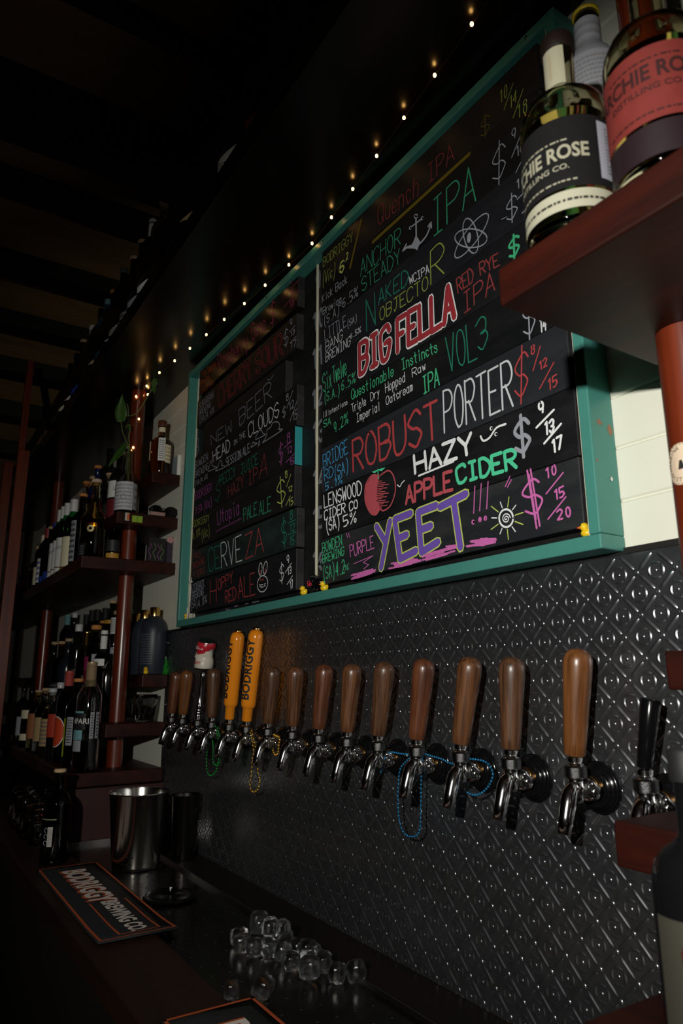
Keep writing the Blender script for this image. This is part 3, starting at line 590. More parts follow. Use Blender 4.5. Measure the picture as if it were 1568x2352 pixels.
('R8','drawing',[(-0.8139,1.6815),(-0.815,1.677),(-0.8176,1.6732),(-0.8214,1.6705),(-0.8259,1.6692),(-0.8309,1.6694),(-0.8358,1.671),(-0.8401,1.6741),(-0.8435,1.6781),(-0.8454,1.6828),(-0.8459,1.6878),(-0.8447,1.6924),(-0.842,1.6962),(-0.8382,1.6989),(-0.8335,1.7001),(-0.8285,1.6999),(-0.8236,1.6981),(-0.8194,1.695),(-0.8161,1.691),(-0.8143,1.6863),(-0.8139,1.6815)],'X',3.5,0,0),
('R8','drawing',[(-0.8289,1.6838),(-0.8287,1.6831),(-0.8293,1.6824),(-0.8305,1.6822),(-0.832,1.6829),(-0.8329,1.6844),(-0.8326,1.6862),(-0.8309,1.6875),(-0.8283,1.6876),(-0.8258,1.686),(-0.8244,1.6833),(-0.825,1.6803),(-0.8277,1.6783),(-0.8316,1.6783),(-0.8353,1.6806),(-0.8373,1.6845),(-0.8365,1.6888),(-0.8329,1.6916),(-0.8277,1.6916),(-0.8227,1.6887),(-0.8201,1.6835)],'X',1.92,1,0),
('R8','drawing',[(-0.8101,1.6751),(-0.7929,1.6668)],'Y',1.92,0,0),
('R8','drawing',[(-0.8173,1.6674),(-0.8106,1.6581)],'X',1.92,0,0),
('R8','drawing',[(-0.8285,1.6651),(-0.8274,1.6477)],'Y',1.92,0,0),
('R8','drawing',[(-0.8403,1.669),(-0.8461,1.6603)],'X',1.92,0,0),
('R8','drawing',[(-0.8488,1.6779),(-0.8665,1.6718)],'Y',1.92,0,0),
('R8','drawing',[(-0.8513,1.6891),(-0.8635,1.6917)],'X',1.92,0,0),
('R8','drawing',[(-0.8469,1.6989),(-0.8628,1.7121)],'Y',1.92,0,0),
('R8','drawing',[(-0.8369,1.704),(-0.841,1.7149)],'X',1.92,0,0),
('R8','drawing',[(-0.8248,1.7029),(-0.8205,1.7194)],'Y',1.92,0,0),
('R8','drawing',[(-0.8145,1.696),(-0.8062,1.7023)],'X',1.92,0,0),
('R8','drawing',[(-0.809,1.6857),(-0.7909,1.6867)],'Y',1.92,0,0),
('R8','price_text',[(-0.7765,1.7547),(-0.7648,1.6553)],'p',3.6,0,0),
('R8','price_text',[(-0.7692,1.7551),(-0.7581,1.6578)],'p',3.6,0,0),
('R8','price_text',[(-0.7407,1.7068),(-0.7039,1.7328)],'p',2.4,0,0),
('R8','price_text',[(-0.7405,1.6655),(-0.7024,1.6935)],'p',2.4,0,0),
('L1','price_text',[(-1.6646,2.5094),(-1.5723,2.5203)],'k',1.92,0,0),
('L1','price_text',[(-1.6566,2.4777),(-1.5708,2.4867)],'k',1.92,0,0),
('L2','price_text',[(-1.6198,2.3816),(-1.5871,2.387)],'w',1.92,0,0),
('L2','price_text',[(-1.6146,2.345),(-1.5798,2.351)],'w',1.92,0,0),
('L3','drawing',[(-1.7562,2.2892),(-1.7376,2.2808),(-1.7181,2.2878)],'v',2.72,1,0),
('L4','drawing',[(-2.2009,2.1172),(-2.1897,2.1349),(-2.1793,2.15),(-2.1623,2.1277),(-2.1221,2.1113),(-2.2009,2.1172)],'w',2.4,1,0),
('L4','drawing',[(-2.1336,2.1015),(-2.1129,2.1147),(-2.0955,2.1293),(-2.0783,2.1132),(-2.0844,2.1091),(-2.0529,2.0951),(-2.1336,2.1015)],'w',2.4,1,0),
('L4','drawing',[(-1.8584,2.1056),(-1.8436,2.1189),(-1.8356,2.113),(-1.8161,2.1063),(-1.8584,2.1056)],'w',2.4,1,0),
('L4','drawing',[(-1.8287,2.1268),(-1.8066,2.1411),(-1.7878,2.1387),(-1.776,2.1247),(-1.761,2.1167),(-1.8283,2.1214)],'w',2.4,1,0),
('L4','drawing',[(-1.8078,2.0928),(-1.8013,2.1116),(-1.7967,2.0947)],'w',2.4,1,0),
('L4','drawing',[(-1.7783,2.0973),(-1.7535,2.111),(-1.7506,2.1272),(-1.7257,2.1296),(-1.7155,2.1382),(-1.6841,2.1315),(-1.6699,2.1153),(-1.6764,2.1075),(-1.6573,2.0982),(-1.7783,2.0973)],'w',2.4,1,0),
('L4','price_text',[(-1.6297,2.154),(-1.5944,2.1949)],'w',1.92,0,0),
('L4','price_text',[(-1.6105,2.1082),(-1.5699,2.1557)],'w',1.92,0,0),
('L5','price_text',[(-1.6422,2.0418),(-1.5982,2.0497)],'q',2.08,0,0),
('L5','price_text',[(-1.6298,1.997),(-1.5797,2.0099)],'q',2.08,0,0),
('L6','drawing',[(-2.1106,1.8932),(-2.1009,1.889),(-2.0921,1.8937),(-2.0826,1.8895),(-2.074,1.8942),(-2.0646,1.89),(-2.056,1.8947),(-2.0467,1.8905),(-2.0383,1.8951),(-2.0291,1.891),(-2.0208,1.8956),(-2.0118,1.8915),(-2.0035,1.8961),(-1.9946,1.892),(-1.9865,1.8965),(-1.9777,1.8924),(-1.9696,1.897),(-1.961,1.8929),(-1.953,1.8974),(-1.9445,1.8934),(-1.9366,1.8978),(-1.9282,1.8939),(-1.9204,1.8983),(-1.912,1.8943)],'q',1.92,0,0),
('L6','price_text',[(-1.6244,1.9267),(-1.6001,1.9564)],'Y',2.08,0,0),
('L6','price_text',[(-1.626,1.8747),(-1.6016,1.8968)],'Y',2.08,0,0),
('L7','price_text',[(-1.6088,1.8242),(-1.5723,1.8261)],'d',2.24,0,0),
('L7','price_text',[(-1.611,1.7925),(-1.5679,1.7929)],'d',2.24,0,0),
('L8','drawing',[(-1.7259,1.6746),(-1.7286,1.6692),(-1.7331,1.6645),(-1.7393,1.6609),(-1.7468,1.6585),(-1.755,1.6576),(-1.7635,1.6583),(-1.7716,1.6604),(-1.7788,1.6639),(-1.7845,1.6686),(-1.7885,1.674),(-1.7903,1.68),(-1.7898,1.6859),(-1.7871,1.6915),(-1.7823,1.6962),(-1.7759,1.6999),(-1.7682,1.7021),(-1.7598,1.7029),(-1.7514,1.7021),(-1.7434,1.6998),(-1.7364,1.6962),(-1.7308,1.6916),(-1.7271,1.6862),(-1.7255,1.6804),(-1.7259,1.6746)],'X',2.4,0,0),
('L8','drawing',[(-1.7623,1.7214),(-1.7636,1.7157),(-1.766,1.7108),(-1.7692,1.7074),(-1.7729,1.7059),(-1.7766,1.7065),(-1.7799,1.7091),(-1.7823,1.7134),(-1.7836,1.7189),(-1.7836,1.7249),(-1.7823,1.7307),(-1.7799,1.7357),(-1.7766,1.739),(-1.7729,1.7405),(-1.7692,1.7399),(-1.766,1.7372),(-1.7636,1.7329),(-1.7623,1.7274),(-1.7623,1.7214)],'X',2.4,0,0),
('L8','drawing',[(-1.7313,1.7206),(-1.7335,1.7149),(-1.7368,1.7102),(-1.7408,1.7069),(-1.745,1.7056),(-1.7488,1.7063),(-1.7518,1.709),(-1.7537,1.7134),(-1.7542,1.719),(-1.7533,1.725),(-1.751,1.7307),(-1.7476,1.7355),(-1.7436,1.7388),(-1.7395,1.7401),(-1.7356,1.7393),(-1.7326,1.7365),(-1.7308,1.7321),(-1.7303,1.7266),(-1.7313,1.7206)],'X',2.4,0,0),
('L8','drawing',[(-1.7751,1.7109),(-1.7741,1.7196)],'R',4,0,0),
('L8','drawing',[(-1.7443,1.7085),(-1.742,1.7191)],'R',4,0,0),
('L8','drawing',[(-1.7678,1.6922),(-1.7688,1.6913),(-1.7709,1.6915),(-1.772,1.6927),(-1.771,1.6937),(-1.7689,1.6935),(-1.7678,1.6922)],'R',4,0,0),
('L8','drawing',[(-1.7545,1.6916),(-1.7555,1.6906),(-1.7576,1.6909),(-1.7587,1.6921),(-1.7577,1.693),(-1.7556,1.6928),(-1.7545,1.6916)],'R',4,0,0),
('L8','drawing',[(-1.765,1.6786),(-1.7566,1.6782)],'X',1.92,0,0),
('L8','drawing',[(-1.7608,1.6781),(-1.7619,1.6721),(-1.7674,1.6702)],'X',1.92,0,0),
('L8','drawing',[(-1.7619,1.6721),(-1.7521,1.6704)],'X',1.92,0,0),
('L8','drawing',[(-1.7784,1.6801),(-1.7692,1.6781)],'X',1.92,0,0),
('L8','drawing',[(-1.7782,1.6751),(-1.769,1.6741)],'X',1.92,0,0),
('L8','drawing',[(-1.7483,1.6773),(-1.7401,1.6788)],'X',1.92,0,0),
('L8','drawing',[(-1.7481,1.673),(-1.7398,1.6727)],'X',1.92,0,0),
('L8','price_text',[(-1.6236,1.6945),(-1.5905,1.7149)],'X',2.08,0,0),
('L8','price_text',[(-1.6133,1.6613),(-1.5837,1.6808)],'X',2.08,0,0),
('BK','row_numbers',[(-2.0633,1.6375),(-2.037,1.6312),(-2.0332,1.6366)],'v',4,0,0),
('BK','row_numbers',[(-1.9999,1.6406),(-1.9753,1.6407)],'v',4,0,0),
('BK','row_numbers',[(-1.9197,1.641),(-1.9004,1.6416)],'v',4,0,0),
('BK','row_numbers',[(-1.8738,1.6414),(-1.8295,1.6404)],'v',4,0,0),
('BK','row_numbers',[(-1.4479,2.5709),(-1.4464,2.5573)],'v',6,0,0),
]
# ------------------------------------------------------------------ shared materials
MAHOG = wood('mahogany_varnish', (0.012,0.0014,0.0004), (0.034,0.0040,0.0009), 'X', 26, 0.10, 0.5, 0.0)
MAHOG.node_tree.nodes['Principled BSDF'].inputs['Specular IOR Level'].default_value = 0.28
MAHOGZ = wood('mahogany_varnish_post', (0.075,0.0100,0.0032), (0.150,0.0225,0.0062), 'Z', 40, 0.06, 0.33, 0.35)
DARKWOOD = wood('dark_stained_board', (0.004,0.0018,0.0011), (0.008,0.0032,0.0018), 'X', 20, 0.1, 0.4, 0.0)
TEAL = mat('teal_paint', (0.060,0.245,0.205), 0.42, noise=0.12, nscale=14, bump=0.15)
CREAM = mat('cream_wall_paint', (0.80,0.80,0.68), 0.5, noise=0.03, nscale=6, bump=0.06)
LINER = mat('cream_strip', (0.72,0.68,0.52), 0.6)
CHROME = mat('chrome', (0.78,0.77,0.75), 0.13, 1.0)
STEEL = mat('brushed_steel', (0.52,0.50,0.47), 0.24, 1.0, noise=0.1, nscale=80)
KNURL = mat('knurled_chrome', (0.085,0.085,0.085), 0.28, 1.0, bump=0.35, nscale=900)
BRASS = mat('brass', (0.62,0.34,0.12), 0.3, 1.0)
GOLD = mat('polished_gold', (0.85,0.52,0.16), 0.22, 1.0)
BLACKP = mat('black_plastic', (0.004,0.004,0.0045), 0.16, spec=0.35)
BLACKM = mat('matt_black', (0.010,0.010,0.011), 0.6)
CORK = mat('cork', (0.50,0.34,0.19), 0.85, noise=0.25, nscale=300)
CORKO = mat('orange_cork', (0.55,0.22,0.06), 0.8, noise=0.2, nscale=300)
WHITEP = mat('white_paper', (0.72,0.72,0.68), 0.6)
CREAMP = mat('cream_paper', (0.72,0.66,0.46), 0.6)
INK = mat('black_ink', (0.015,0.014,0.013), 0.6)
YELLOW = mat('duck_yellow', (0.85,0.58,0.02), 0.25)
ORANGEB = mat('beak_orange', (0.80,0.12,0.02), 0.3)
G_CLEAR = glass('clear_glass', (0.93,0.95,0.93))
G_AMBER = glass('amber_spirit', (0.52,0.19,0.035))
G_GOLD = glass('pale_spirit', (0.80,0.68,0.36))
G_OLIVE = glass('olive_glass', (0.74,0.68,0.34))
G_GREEN = glass('green_glass', (0.02,0.30,0.06))
G_DARK = glass('dark_glass', (0.030,0.035,0.028))
G_RED = glass('ruby_spirit', (0.22,0.010,0.012))
BOTBLACK = mat('black_bottle', (0.006,0.006,0.007), 0.12)
# ------------------------------------------------------------------ the room
XL, XR, YF_, ZC = -6.4, 1.6, -3.4, 3.10
z0 = 1.607
mb = MB(); prof = []
zz = z0
gro = [1.679, 1.7615, 1.844, 1.9265, 2.009, 2.0915, 2.174, 2.2565, 2.339, 2.4215, 2.504, 2.5865, 2.669, 2.7515, 2.834, 2.9165, 2.999, 3.08]
pts = [(0.0, z0)]
for g in gro: pts += [(0.0, g-0.0035), (0.0035, g-0.0006), (0.0035, g+0.0006), (0.0006, g+0.003), (0.0, g+0.0045)]
pts += [(0.0, 3.2)]
vs = []
for y, z in pts: vs += [(XL, y, z), (XR, y, z)]
mb.add(vs, [(2*i, 2*i+1, 2*i+3, 2*i+2) for i in range(len(pts)-1)])
mb.box(XL, XR, 0.0, 0.10, 0.0, z0)
mb.box(XL, XR, 0.004, 0.10, z0, 3.2)
struct(mb.build('wall_back', CREAM))
struct(MB().box(XL, XR, YF_, 0.1, -0.06, 0.0).build('floor', mat('floor_boards', (0.03,0.018,0.01), 0.5, noise=0.3, nscale=8)))
struct(MB().box(XL, XR, YF_, 0.1, ZC, ZC+0.05).build('ceiling', wood('ceiling_boards', (0.42,0.25,0.10), (0.55,0.34,0.14), 'Y', 14, 0.1, 0.6)))
DW = mat('dark_wall_paint', (0.04,0.03,0.025), 0.7)
struct(MB().box(XL-0.08, XL, YF_, 0.1, 0, ZC).build('wall_left', DW)); struct(MB().box(XR, XR+0.08, YF_, 0.1, 0, ZC).build('wall_right', DW))
struct(MB().box(XL, XR, YF_-0.08, YF_, 0, ZC).build('wall_front', DW))
BEAM = mat('black_beam_paint', (0.008,0.007,0.006), 0.7)
nj = 1
for xa, xb, zb in ((-0.62,-0.55,3.02),(-1.545,-1.50,3.05),(-1.93,-1.85,2.90),(-2.40,-2.30,3.04),(-2.92,-2.81,3.03),(-3.42,-3.32,3.03),(-3.95,-3.85,3.02),(-4.6,-4.5,3.0),(-5.4,-5.3,3.0)):
    struct(MB().box(xa, xb, YF_, 0.0, zb, ZC).build('trim_%d' % nj, BEAM)); nj += 1
# black strip where the boards meet the pressed tin
struct(MB().box(-2.70, XR, -0.007, -0.0002, 1.598, 1.607).build('trim_%d' % nj, BEAM)); nj += 1

# ------------------------------------------------------------------ pressed tin splashback
TIN = mat('pressed_tin', (0.27,0.28,0.30), 0.33, 0.95, noise=0.45, nscale=55, bump=0.14)
mb = MB(); P = 0.0302
tx0, tx1, tz0, tz1 = -2.655, 0.6, 0.872, 1.598
yb = -0.004
mb.box(tx0, tx1, yb, -0.0002, tz0, tz1)
def bar(cx, cz, ang, L, r, h, n=4):
    c, s = math.cos(ang), math.sin(ang); vs = []; fs = []
    sec = [(-L, 0.15), (-L+r*0.7, 0.85), (-L*0.5, 1), (0, 1), (L*0.5, 1), (L-r*0.7, 0.85), (L, 0.15)]
    for t, k in sec:
        for j in range(n+1):
            u = 1-2*j/n; q = r*(0.55+0.45*k)*u; d = h*k*(0.5+0.5*math.cos(math.pi*u))
            vs.append((cx+t*c-q*s, yb-d, cz+t*s+q*c))
    for i in range(len(sec)-1):
        for j in range(n): fs.append((i*(n+1)+j, i*(n+1)+j+1, (i+1)*(n+1)+j+1, (i+1)*(n+1)+j))
    mb.add(vs, fs, 0, True)
def dome(cx, cz, r, h, n=8, ring=True):
    vs = []; fs = []
    prof = [(1.0, 0), (0.8, 0.7), (0.55, 1.0), (0.35, 0.75), (0.0, 0.55)] if ring else [(1.0, 0), (0.75, 0.65), (0.4, 0.95), (0.0, 1.0)]
    for k, d in prof[:-1]:
        for j in range(n): a = 2*math.pi*j/n; vs.append((cx+r*k*math.cos(a), yb-h*d, cz+r*k*math.sin(a)))
    vs.append((cx, yb-h*prof[-1][1], cz)); m = len(prof)-1
    for i in range(m-1):
        for j in range(n): j2 = (j+1) % n; fs.append((i*n+j, (i+1)*n+j, (i+1)*n+j2, i*n+j2))
    for j in range(n): fs.append(((m-1)*n+j, m*n, (m-1)*n+(j+1) % n))
    mb.add(vs, fs, 0, True)
def arc(cx, cz, a0, R, r, h):
    vs = []; fs = []; n = 4; q = [(-0.62,0.2),(-0.4,0.9),(-0.13,1),(0.13,1),(0.4,0.9),(0.62,0.2)]
    for t, k in q:
        a = a0+t; ca, sa = math.cos(a), math.sin(a)
        for j in range(n+1):
            u = 1-2*j/n; d = R+r*u; vs.append((cx+d*ca, yb-h*k*(0.5+0.5*math.cos(math.pi*u)), cz+d*sa))
    for i in range(len(q)-1):
        for j in range(n): fs.append((i*(n+1)+j, i*(n+1)+j+1, (i+1)*(n+1)+j+1, (i+1)*(n+1)+j))
    mb.add(vs, fs, 0, True)
bx, bz = -0.6525, 1.4478-P       # a lattice node of the stamped pattern
ia = int((tx0-bx)/P)-1; ib = int((tx1-bx)/P)+2; ja = int((tz0-bz)/P)-1; jb = int((tz1-bz)/P)+2
def inside(x, z, m): return tx0+m < x < tx1-m and tz0+m < z < tz1-m
for i in range(ia, ib):
    for j in range(ja, jb):
        x, z = bx+i*P, bz+j*P
        if x > 0.0: continue
        if (i+j) % 2 == 0:
            if inside(x, z, 0.005): dome(x, z, 0.0042, 0.0014)
            for sg in (1, -1):
                mx, mz = x+P/2, z+sg*P/2
                if inside(mx, mz, 0.012): bar(mx, mz, sg*math.pi/4, 0.0148, 0.0033, 0.0016, 6)
        elif inside(x, z, 0.014):
            dome(x, z, 0.0030, 0.0012, 6, False)
            for k in range(4): arc(x, z, k*math.pi/2, 0.0112, 0.0025, 0.0013)
tin = mb.build('pressed_tin_splashback', TIN)
tag(tin, 'grey pressed tin splashback with lattice and rosette pattern behind the taps', 'splashback')
# the tin's left edge is nailed down
n0 = MB().ball((0,0,0), 0.004, 8, 4).build('nail_head', CHROME, tin)
for k in range(9):
    o = n0 if k == 0 else n0.copy()
    if k: COL.objects.link(o)
    o.location = (tx0+0.012, -0.0055, 1.56-k*0.075)

# ------------------------------------------------------------------ menu board
board = thing('menu_board', 'big black beer menu board in a teal painted wooden frame on the wall', 'menu board', (-1.53, -0.03, 1.60))
def bchild(o):
    o.parent = board; o.matrix_parent_inverse = Matrix.Translation((1.53, 0.03, -1.60)); return o
fx0, fx1, fz0, fz1, fy = -2.418, -0.638, 1.602, 2.563, -0.056
def fboard(x0, x1, z0_, z1_): return bchild(bevel(MB().box(x0, x1, fy, -0.001, z0_, z1_).build('frame_board', TEAL), 0.002))
FT = 0.0225
fboard(fx0, fx1, fz0, fz0+FT); fboard(fx0, fx1, fz1-FT, fz1)
fboard(fx0, fx0+0.020, fz0+FT+0.0003, fz1-FT-0.0003); fboard(fx1-0.020, fx1, fz0+FT+0.0003, fz1-FT-0.0003)
panel = bchild(MB().box(fx0+0.0205, fx1-0.0205, -0.0205, -0.001, fz0+0.023, fz1-0.023).build('backing_panel', slate('slate_panel', (0.0075,0.0075,0.008), (0.02,0.02,0.021), 1)))
bchild(MB().box(-1.5055, -1.4995, -0.0245, -0.0207, fz0+0.0235, fz1-0.0235).build('divider_strip', LINER))
bchild(MB().box(fx1-0.0245, fx1-0.0205, -0.050, -0.0207, fz0+0.0235, fz1-0.0235).build('edge_strip', LINER))
bchild(MB().box(fx0+0.0205, fx0+0.0255, -0.0245, -0.0207, fz0+0.0235, fz1-0.0235).build('edge_strip', LINER))
chip = mat('bare_timber', (0.30,0.17,0.10), 0.8)
def blob(mb, cx, cz, rx, rz, y, n=9, seed=1):
    rr = random.Random(seed); vs = [(cx+rx*(0.75+0.4*rr.random())*math.cos(2*math.pi*i/n), y, cz+rz*(0.75+0.4*rr.random())*math.sin(2*math.pi*i/n)) for i in range(n)]
    mb.add(vs, [tuple(range(n))])
cm = MB()
for yy, zz_, ry, rz, sd in ((-0.036,1.797,0.006,0.005,1),(-0.012,1.789,0.006,0.009,2),(-0.029,1.795,0.002,0.002,3),(-0.048,1.735,0.003,0.002,4)):
    rr = random.Random(sd); n = 9
    cm.add([(fx1+0.0003, yy+ry*(0.75+0.4*rr.random())*math.cos(2*math.pi*i/n), zz_+rz*(0.75+0.4*rr.random())*math.sin(2*math.pi*i/n)) for i in range(n)], [tuple(range(n))])
bchild(cm.build('paint_chips', chip))
for M_ in [Matrix.Translation((fx1, -0.02, 1.71)) @ Matrix.Rotation(math.pi/2, 4, 'Y')]+[Matrix.Translation((xx, fy, fz1-0.011)) @ Matrix.Rotation(math.pi/2, 4, 'X') for xx in (-1.75, -1.42, -0.70)]:
    bchild(MB().lathe([(0.004,0),(0.003,0.0012),(0.0005,0.0012)], 10, M=M_).build('screw_head', CHROME))

CH = {'W':(0.62,0.65,0.68),'w':(0.33,0.35,0.40),'v':(0.17,0.185,0.21),'X':(0.84,0.88,0.90),'r':(0.30,0.045,0.045),'R':(0.46,0.055,0.06),'g':(0.035,0.30,0.15),'d':(0.018,0.20,0.125),'G':(0.06,0.48,0.22),'M':(0.085,0.64,0.35),
 'y':(0.30,0.36,0.06),'Y':(0.52,0.62,0.14),'l':(0.16,0.115,0.008),'b':(0.06,0.36,0.66),'o':(0.42,0.075,0.012),'k':(0.40,0.05,0.12),'e':(0.34,0.035,0.030),'q':(0.40,0.085,0.33),'p':(0.62,0.15,0.44),'u':(0.16,0.09,0.44),'a':(0.50,0.085,0.105),'F':(0.36,0.032,0.042),'K':(0.010,0.010,0.011)}
CN = list(CH)
CM = [mat('chalk_paint_'+str(i), CH[c], 0.75, spec=0.25, noise=0.16, nscale=240) for i, c in enumerate(CN)]
PL = {}   # plank -> (x0, x1, z0, z1, base, dust, label)
zr = [2.536, 2.440, 2.3165, 2.206, 2.0925, 1.9815, 1.8660, 1.7515, 1.6405]
RX = [(-1.441,-0.686,(0.010,0.0095,0.011),(0.020,0.018,0.018),'black plank with red beer name underlined in yellow, top row right side of menu'),
 (-1.440,-0.690,(0.006,0.006,0.007),(0.015,0.015,0.016),'black chalk plank with white anchor drawing and green lettering on menu board'),
 (-1.440,-0.688,(0.012,0.013,0.017),(0.026,0.027,0.031),'black chalk plank with white atom drawing beside green and yellow lettering'),
 (-1.440,-0.690,(0.010,0.010,0.012),(0.022,0.022,0.024),'black chalk plank with fat white-outlined red lettering on menu board'),
 (-1.440,-0.692,(0.005,0.006,0.0065),(0.017,0.018,0.018),'black chalk plank crowded with small green and white words, lettering VOL 3'),
 (-1.439,-0.6745,(0.018,0.020,0.025),(0.034,0.036,0.042),'slate grey plank lettered in red and white with red prices, above the apple plank'),
 (-1.439,-0.6705,(0.007,0.007,0.008),(0.022,0.022,0.024),'black chalk plank with pink apple drawing and mint green word CIDER'),
 (-1.438,-0.673,(0.016,0.018,0.021),(0.044,0.046,0.045),'black chalk plank with big purple YEET and sun drawing, bottom right of menu')]
for i in range(8):
    x0, x1, ba, du, lb = RX[i]; PL['R%d' % (i+1)] = (x0, x1, zr[i+1]+0.0006, zr[i]-0.0006, ba, du, lb)
LX = [(-2.325,-1.574,2.441,2.536,(0.008,0.006,0.006),(0.02,0.016,0.014),'black chalk plank with pink joined-up lettering, top row left side of menu'),
 (-2.335,-1.578,2.3145,2.422,(0.010,0.009,0.009),(0.022,0.02,0.02),'black chalk plank with hollow red lettering on left side of menu'),
 (-2.262,-1.64,2.2065,2.304,(0.009,0.009,0.010),(0.018,0.018,0.019),'shorter black chalk plank with grey words NEW BEER on left side of menu'),
 (-2.335,-1.572,2.0885,2.2055,(0.007,0.007,0.008),(0.017,0.017,0.018),'black chalk plank with white cloud drawings on left side of menu'),
 (-2.327,-1.581,1.979,2.0875,(0.009,0.008,0.009),(0.019,0.018,0.018),'black chalk plank with teal painted end and pink prices on left side of menu'),
 (-2.325,-1.580,1.865,1.9775,(0.009,0.009,0.009),(0.024,0.022,0.024),'black chalk plank with yellow-green prices and purple wavy underline'),
 (-2.313,-1.564,1.7535,1.8585,(0.013,0.022,0.020),(0.030,0.050,0.044),'green-smudged chalk plank with green, white and red letters ending in ZA'),
 (-2.318,-1.566,1.6425,1.7500,(0.009,0.009,0.011),(0.020,0.020,0.022),'black chalk plank with white rabbit face drawing, bottom left of menu')]
for i, (x0, x1, a, b_, ba, du, lb) in enumerate(LX): PL['L%d' % (i+1)] = (x0, x1, a, b_, ba, du, lb)
FACE = -0.0450
plank = {}
for i, (k, (x0, x1, a, b_, ba, du, lb)) in enumerate(PL.items()):
    ms = [slate('slate_'+k, ba, du, i+2, 0.5 if k != 'L1' else 0.3), mat('teal_end_paint', (0.03,0.32,0.34), 0.5), slate('worn_edge', (0.022,0.021,0.023), (0.06,0.057,0.058), 3) if i == 0 else bpy.data.materials['worn_edge']]
    m_ = MB().box(x0, x1, FACE, -0.0212, a, b_)
    m_.mi[3] = 1 if k == 'L5' else 2     # the end grain facing +x
    o = bevel(m_.build('menu_plank', ms), 0.0016, 2)
    tag(o, lb, 'sign', 'planks hung on the beer menu')
    plank[k] = o
DRAWN = {}
def sink(pl, part):
    if (pl, part) not in DRAWN: DRAWN[(pl, part)] = MB()
    return DRAWN[(pl, part)]
def on_plane(y): return lambda u, v, l: (u, y-l, v)
def board_text(pl, part, text, q, col, wd, lay):
    y = (-0.0209 if pl == 'BK' else FACE-0.0003) - lay
    st, W = glyphs(text)
    f = affine(q[0:2], q[2:4], q[4:6], W, None)
    for sm, pts in st:
        pp = [f(a+random.uniform(-.12,.12), b_+random.uniform(-.12,.12)) for a, b_ in pts]
        if sm: pp = [(v_.x, v_.y) for v_ in spl([(a, b_, 0) for a, b_ in pp], 4)]
        ribbon(sink(pl, part), pp, wd, CN.index(col), on_plane(y))
nrow = 0
for pl, part, text, q, col, wd in TEXT:
    wd *= 0.001
    if pl == 'BK': part = 'row_numbers %d' % nrow; nrow += 1
    if part.endswith('!'):
        part = part[:-1]; board_text(pl, part, text, q, 'X', wd*1.45, 0.0); board_text(pl, part, text, q, col, wd, 0.0004)
    elif part.endswith('#'):
        part = part[:-1]; random.seed(5); board_text(pl, part, text, q, col, wd, 0.0); random.seed(5); board_text(pl, part, text, q, 'K', wd*0.60, 0.0004)
    else: board_text(pl, part, text, q, col, wd, 0.0002)
for pl, part, pts, col, wd, sm, fill in STROKES:
    lay = 0.0002
    if pl == 'BK': part = 'row_numbers %d' % nrow; nrow += 1
    if part.endswith('~'): part = part[:-1]; lay = 0.0006
    y = (-0.0209 if pl == 'BK' else FACE-0.0003) - lay
    if fill: sink(pl, part).add([(a, y, b_) for a, b_ in pts], [tuple(range(len(pts)))], CN.index(col))
    else:
        if sm: pts = [(v_.x, v_.y) for v_ in spl([(a, b_, 0) for a, b_ in pts], 4)]
        ribbon(sink(pl, part), pts, wd*0.001, CN.index(col), on_plane(y))
PN = {'brewery_text':'brewery_lettering','beer_name_text':'beer_name_lettering','price_text':'price_lettering','drawing':'chalk_drawing','row_numbers':'row_numbers'}
for (pl, part), m_ in DRAWN.items():
    used = sorted(set(m_.mi)); m_.mi = [used.index(i) for i in m_.mi]
    o = m_.build('row_number' if pl == 'BK' else PN[part], [CM[i] for i in used])
    if pl == 'BK': o.parent = panel
    else: o.parent = plank[pl]

# ------------------------------------------------------------------ tiered bottle shelves, posts, the overhead gantry
def shelf(x0, x1, dep, zt, label, th=0.046):
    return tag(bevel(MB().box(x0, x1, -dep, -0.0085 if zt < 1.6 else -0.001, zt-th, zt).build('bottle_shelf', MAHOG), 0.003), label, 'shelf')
LV = [(2.216,0.113),(2.041,0.236),(1.862,0.350),(1.443,0.104),(1.273,0.222),(1.115,0.335)]
LN = ['topmost narrow mahogany shelf','upper middle mahogany shelf carrying the vine bottle','deep upper mahogany shelf carrying the row of spirit bottles','narrow lower mahogany shelf under the big dark blue bottle','lower middle mahogany shelf carrying the black square bottle','deep lowest mahogany shelf of bottles']
RN = ['topmost narrow mahogany shelf end','upper mahogany shelf hidden behind the black-labelled bottle','deep mahogany shelf holding the red and black labelled bottles','narrow mahogany shelf end above the black tap handle','lower mahogany shelf end under the black tap handle','lowest mahogany shelf carrying the dark foreground bottle']
for (zt, dp), a, b_ in zip(LV, LN, RN):
    shelf(-5.9, -2.615, dp, zt, a+', left of the menu board')
    xr_ = {2.216:-0.50, 2.041:-0.50, 1.862:-0.490, 1.443:-0.527, 1.273:-0.530, 1.115:-0.505}[zt]
    shelf(xr_, 1.2, 0.386 if zt == 1.862 else dp, zt-0.0045 if zt > 1.5 else zt+(0.010 if zt == 1.443 else 0), b_+', right of the menu')
def post(x, y, z0_, z1_, r, label):
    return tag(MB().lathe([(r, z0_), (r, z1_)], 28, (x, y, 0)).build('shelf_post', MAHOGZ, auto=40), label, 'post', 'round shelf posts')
post(-2.745, -0.150, 0.902, 1.069, 0.0285, 'short round post under the lowest left shelf'); 
post(-2.745, -0.150, 1.1155, 1.2265, 0.0285, 'short round mahogany post rising from the lowest left shelf')
post(-2.745, -0.150, 1.2735, 1.8155, 0.0285, 'tall round mahogany post beside the dark blue bottles left of the taps')
post(-2.745, -0.150, 1.8625, 1.9945, 0.0285, 'short round mahogany post under the vine bottle shelf')
post(-2.745, -0.150, 2.0415, 2.5835, 0.0285, 'round mahogany post wound with fairy lights beside the vine bottle')
post(-0.419, -0.165, 1.1155, 1.2265, 0.0295, 'short round post by the dark foreground bottle')
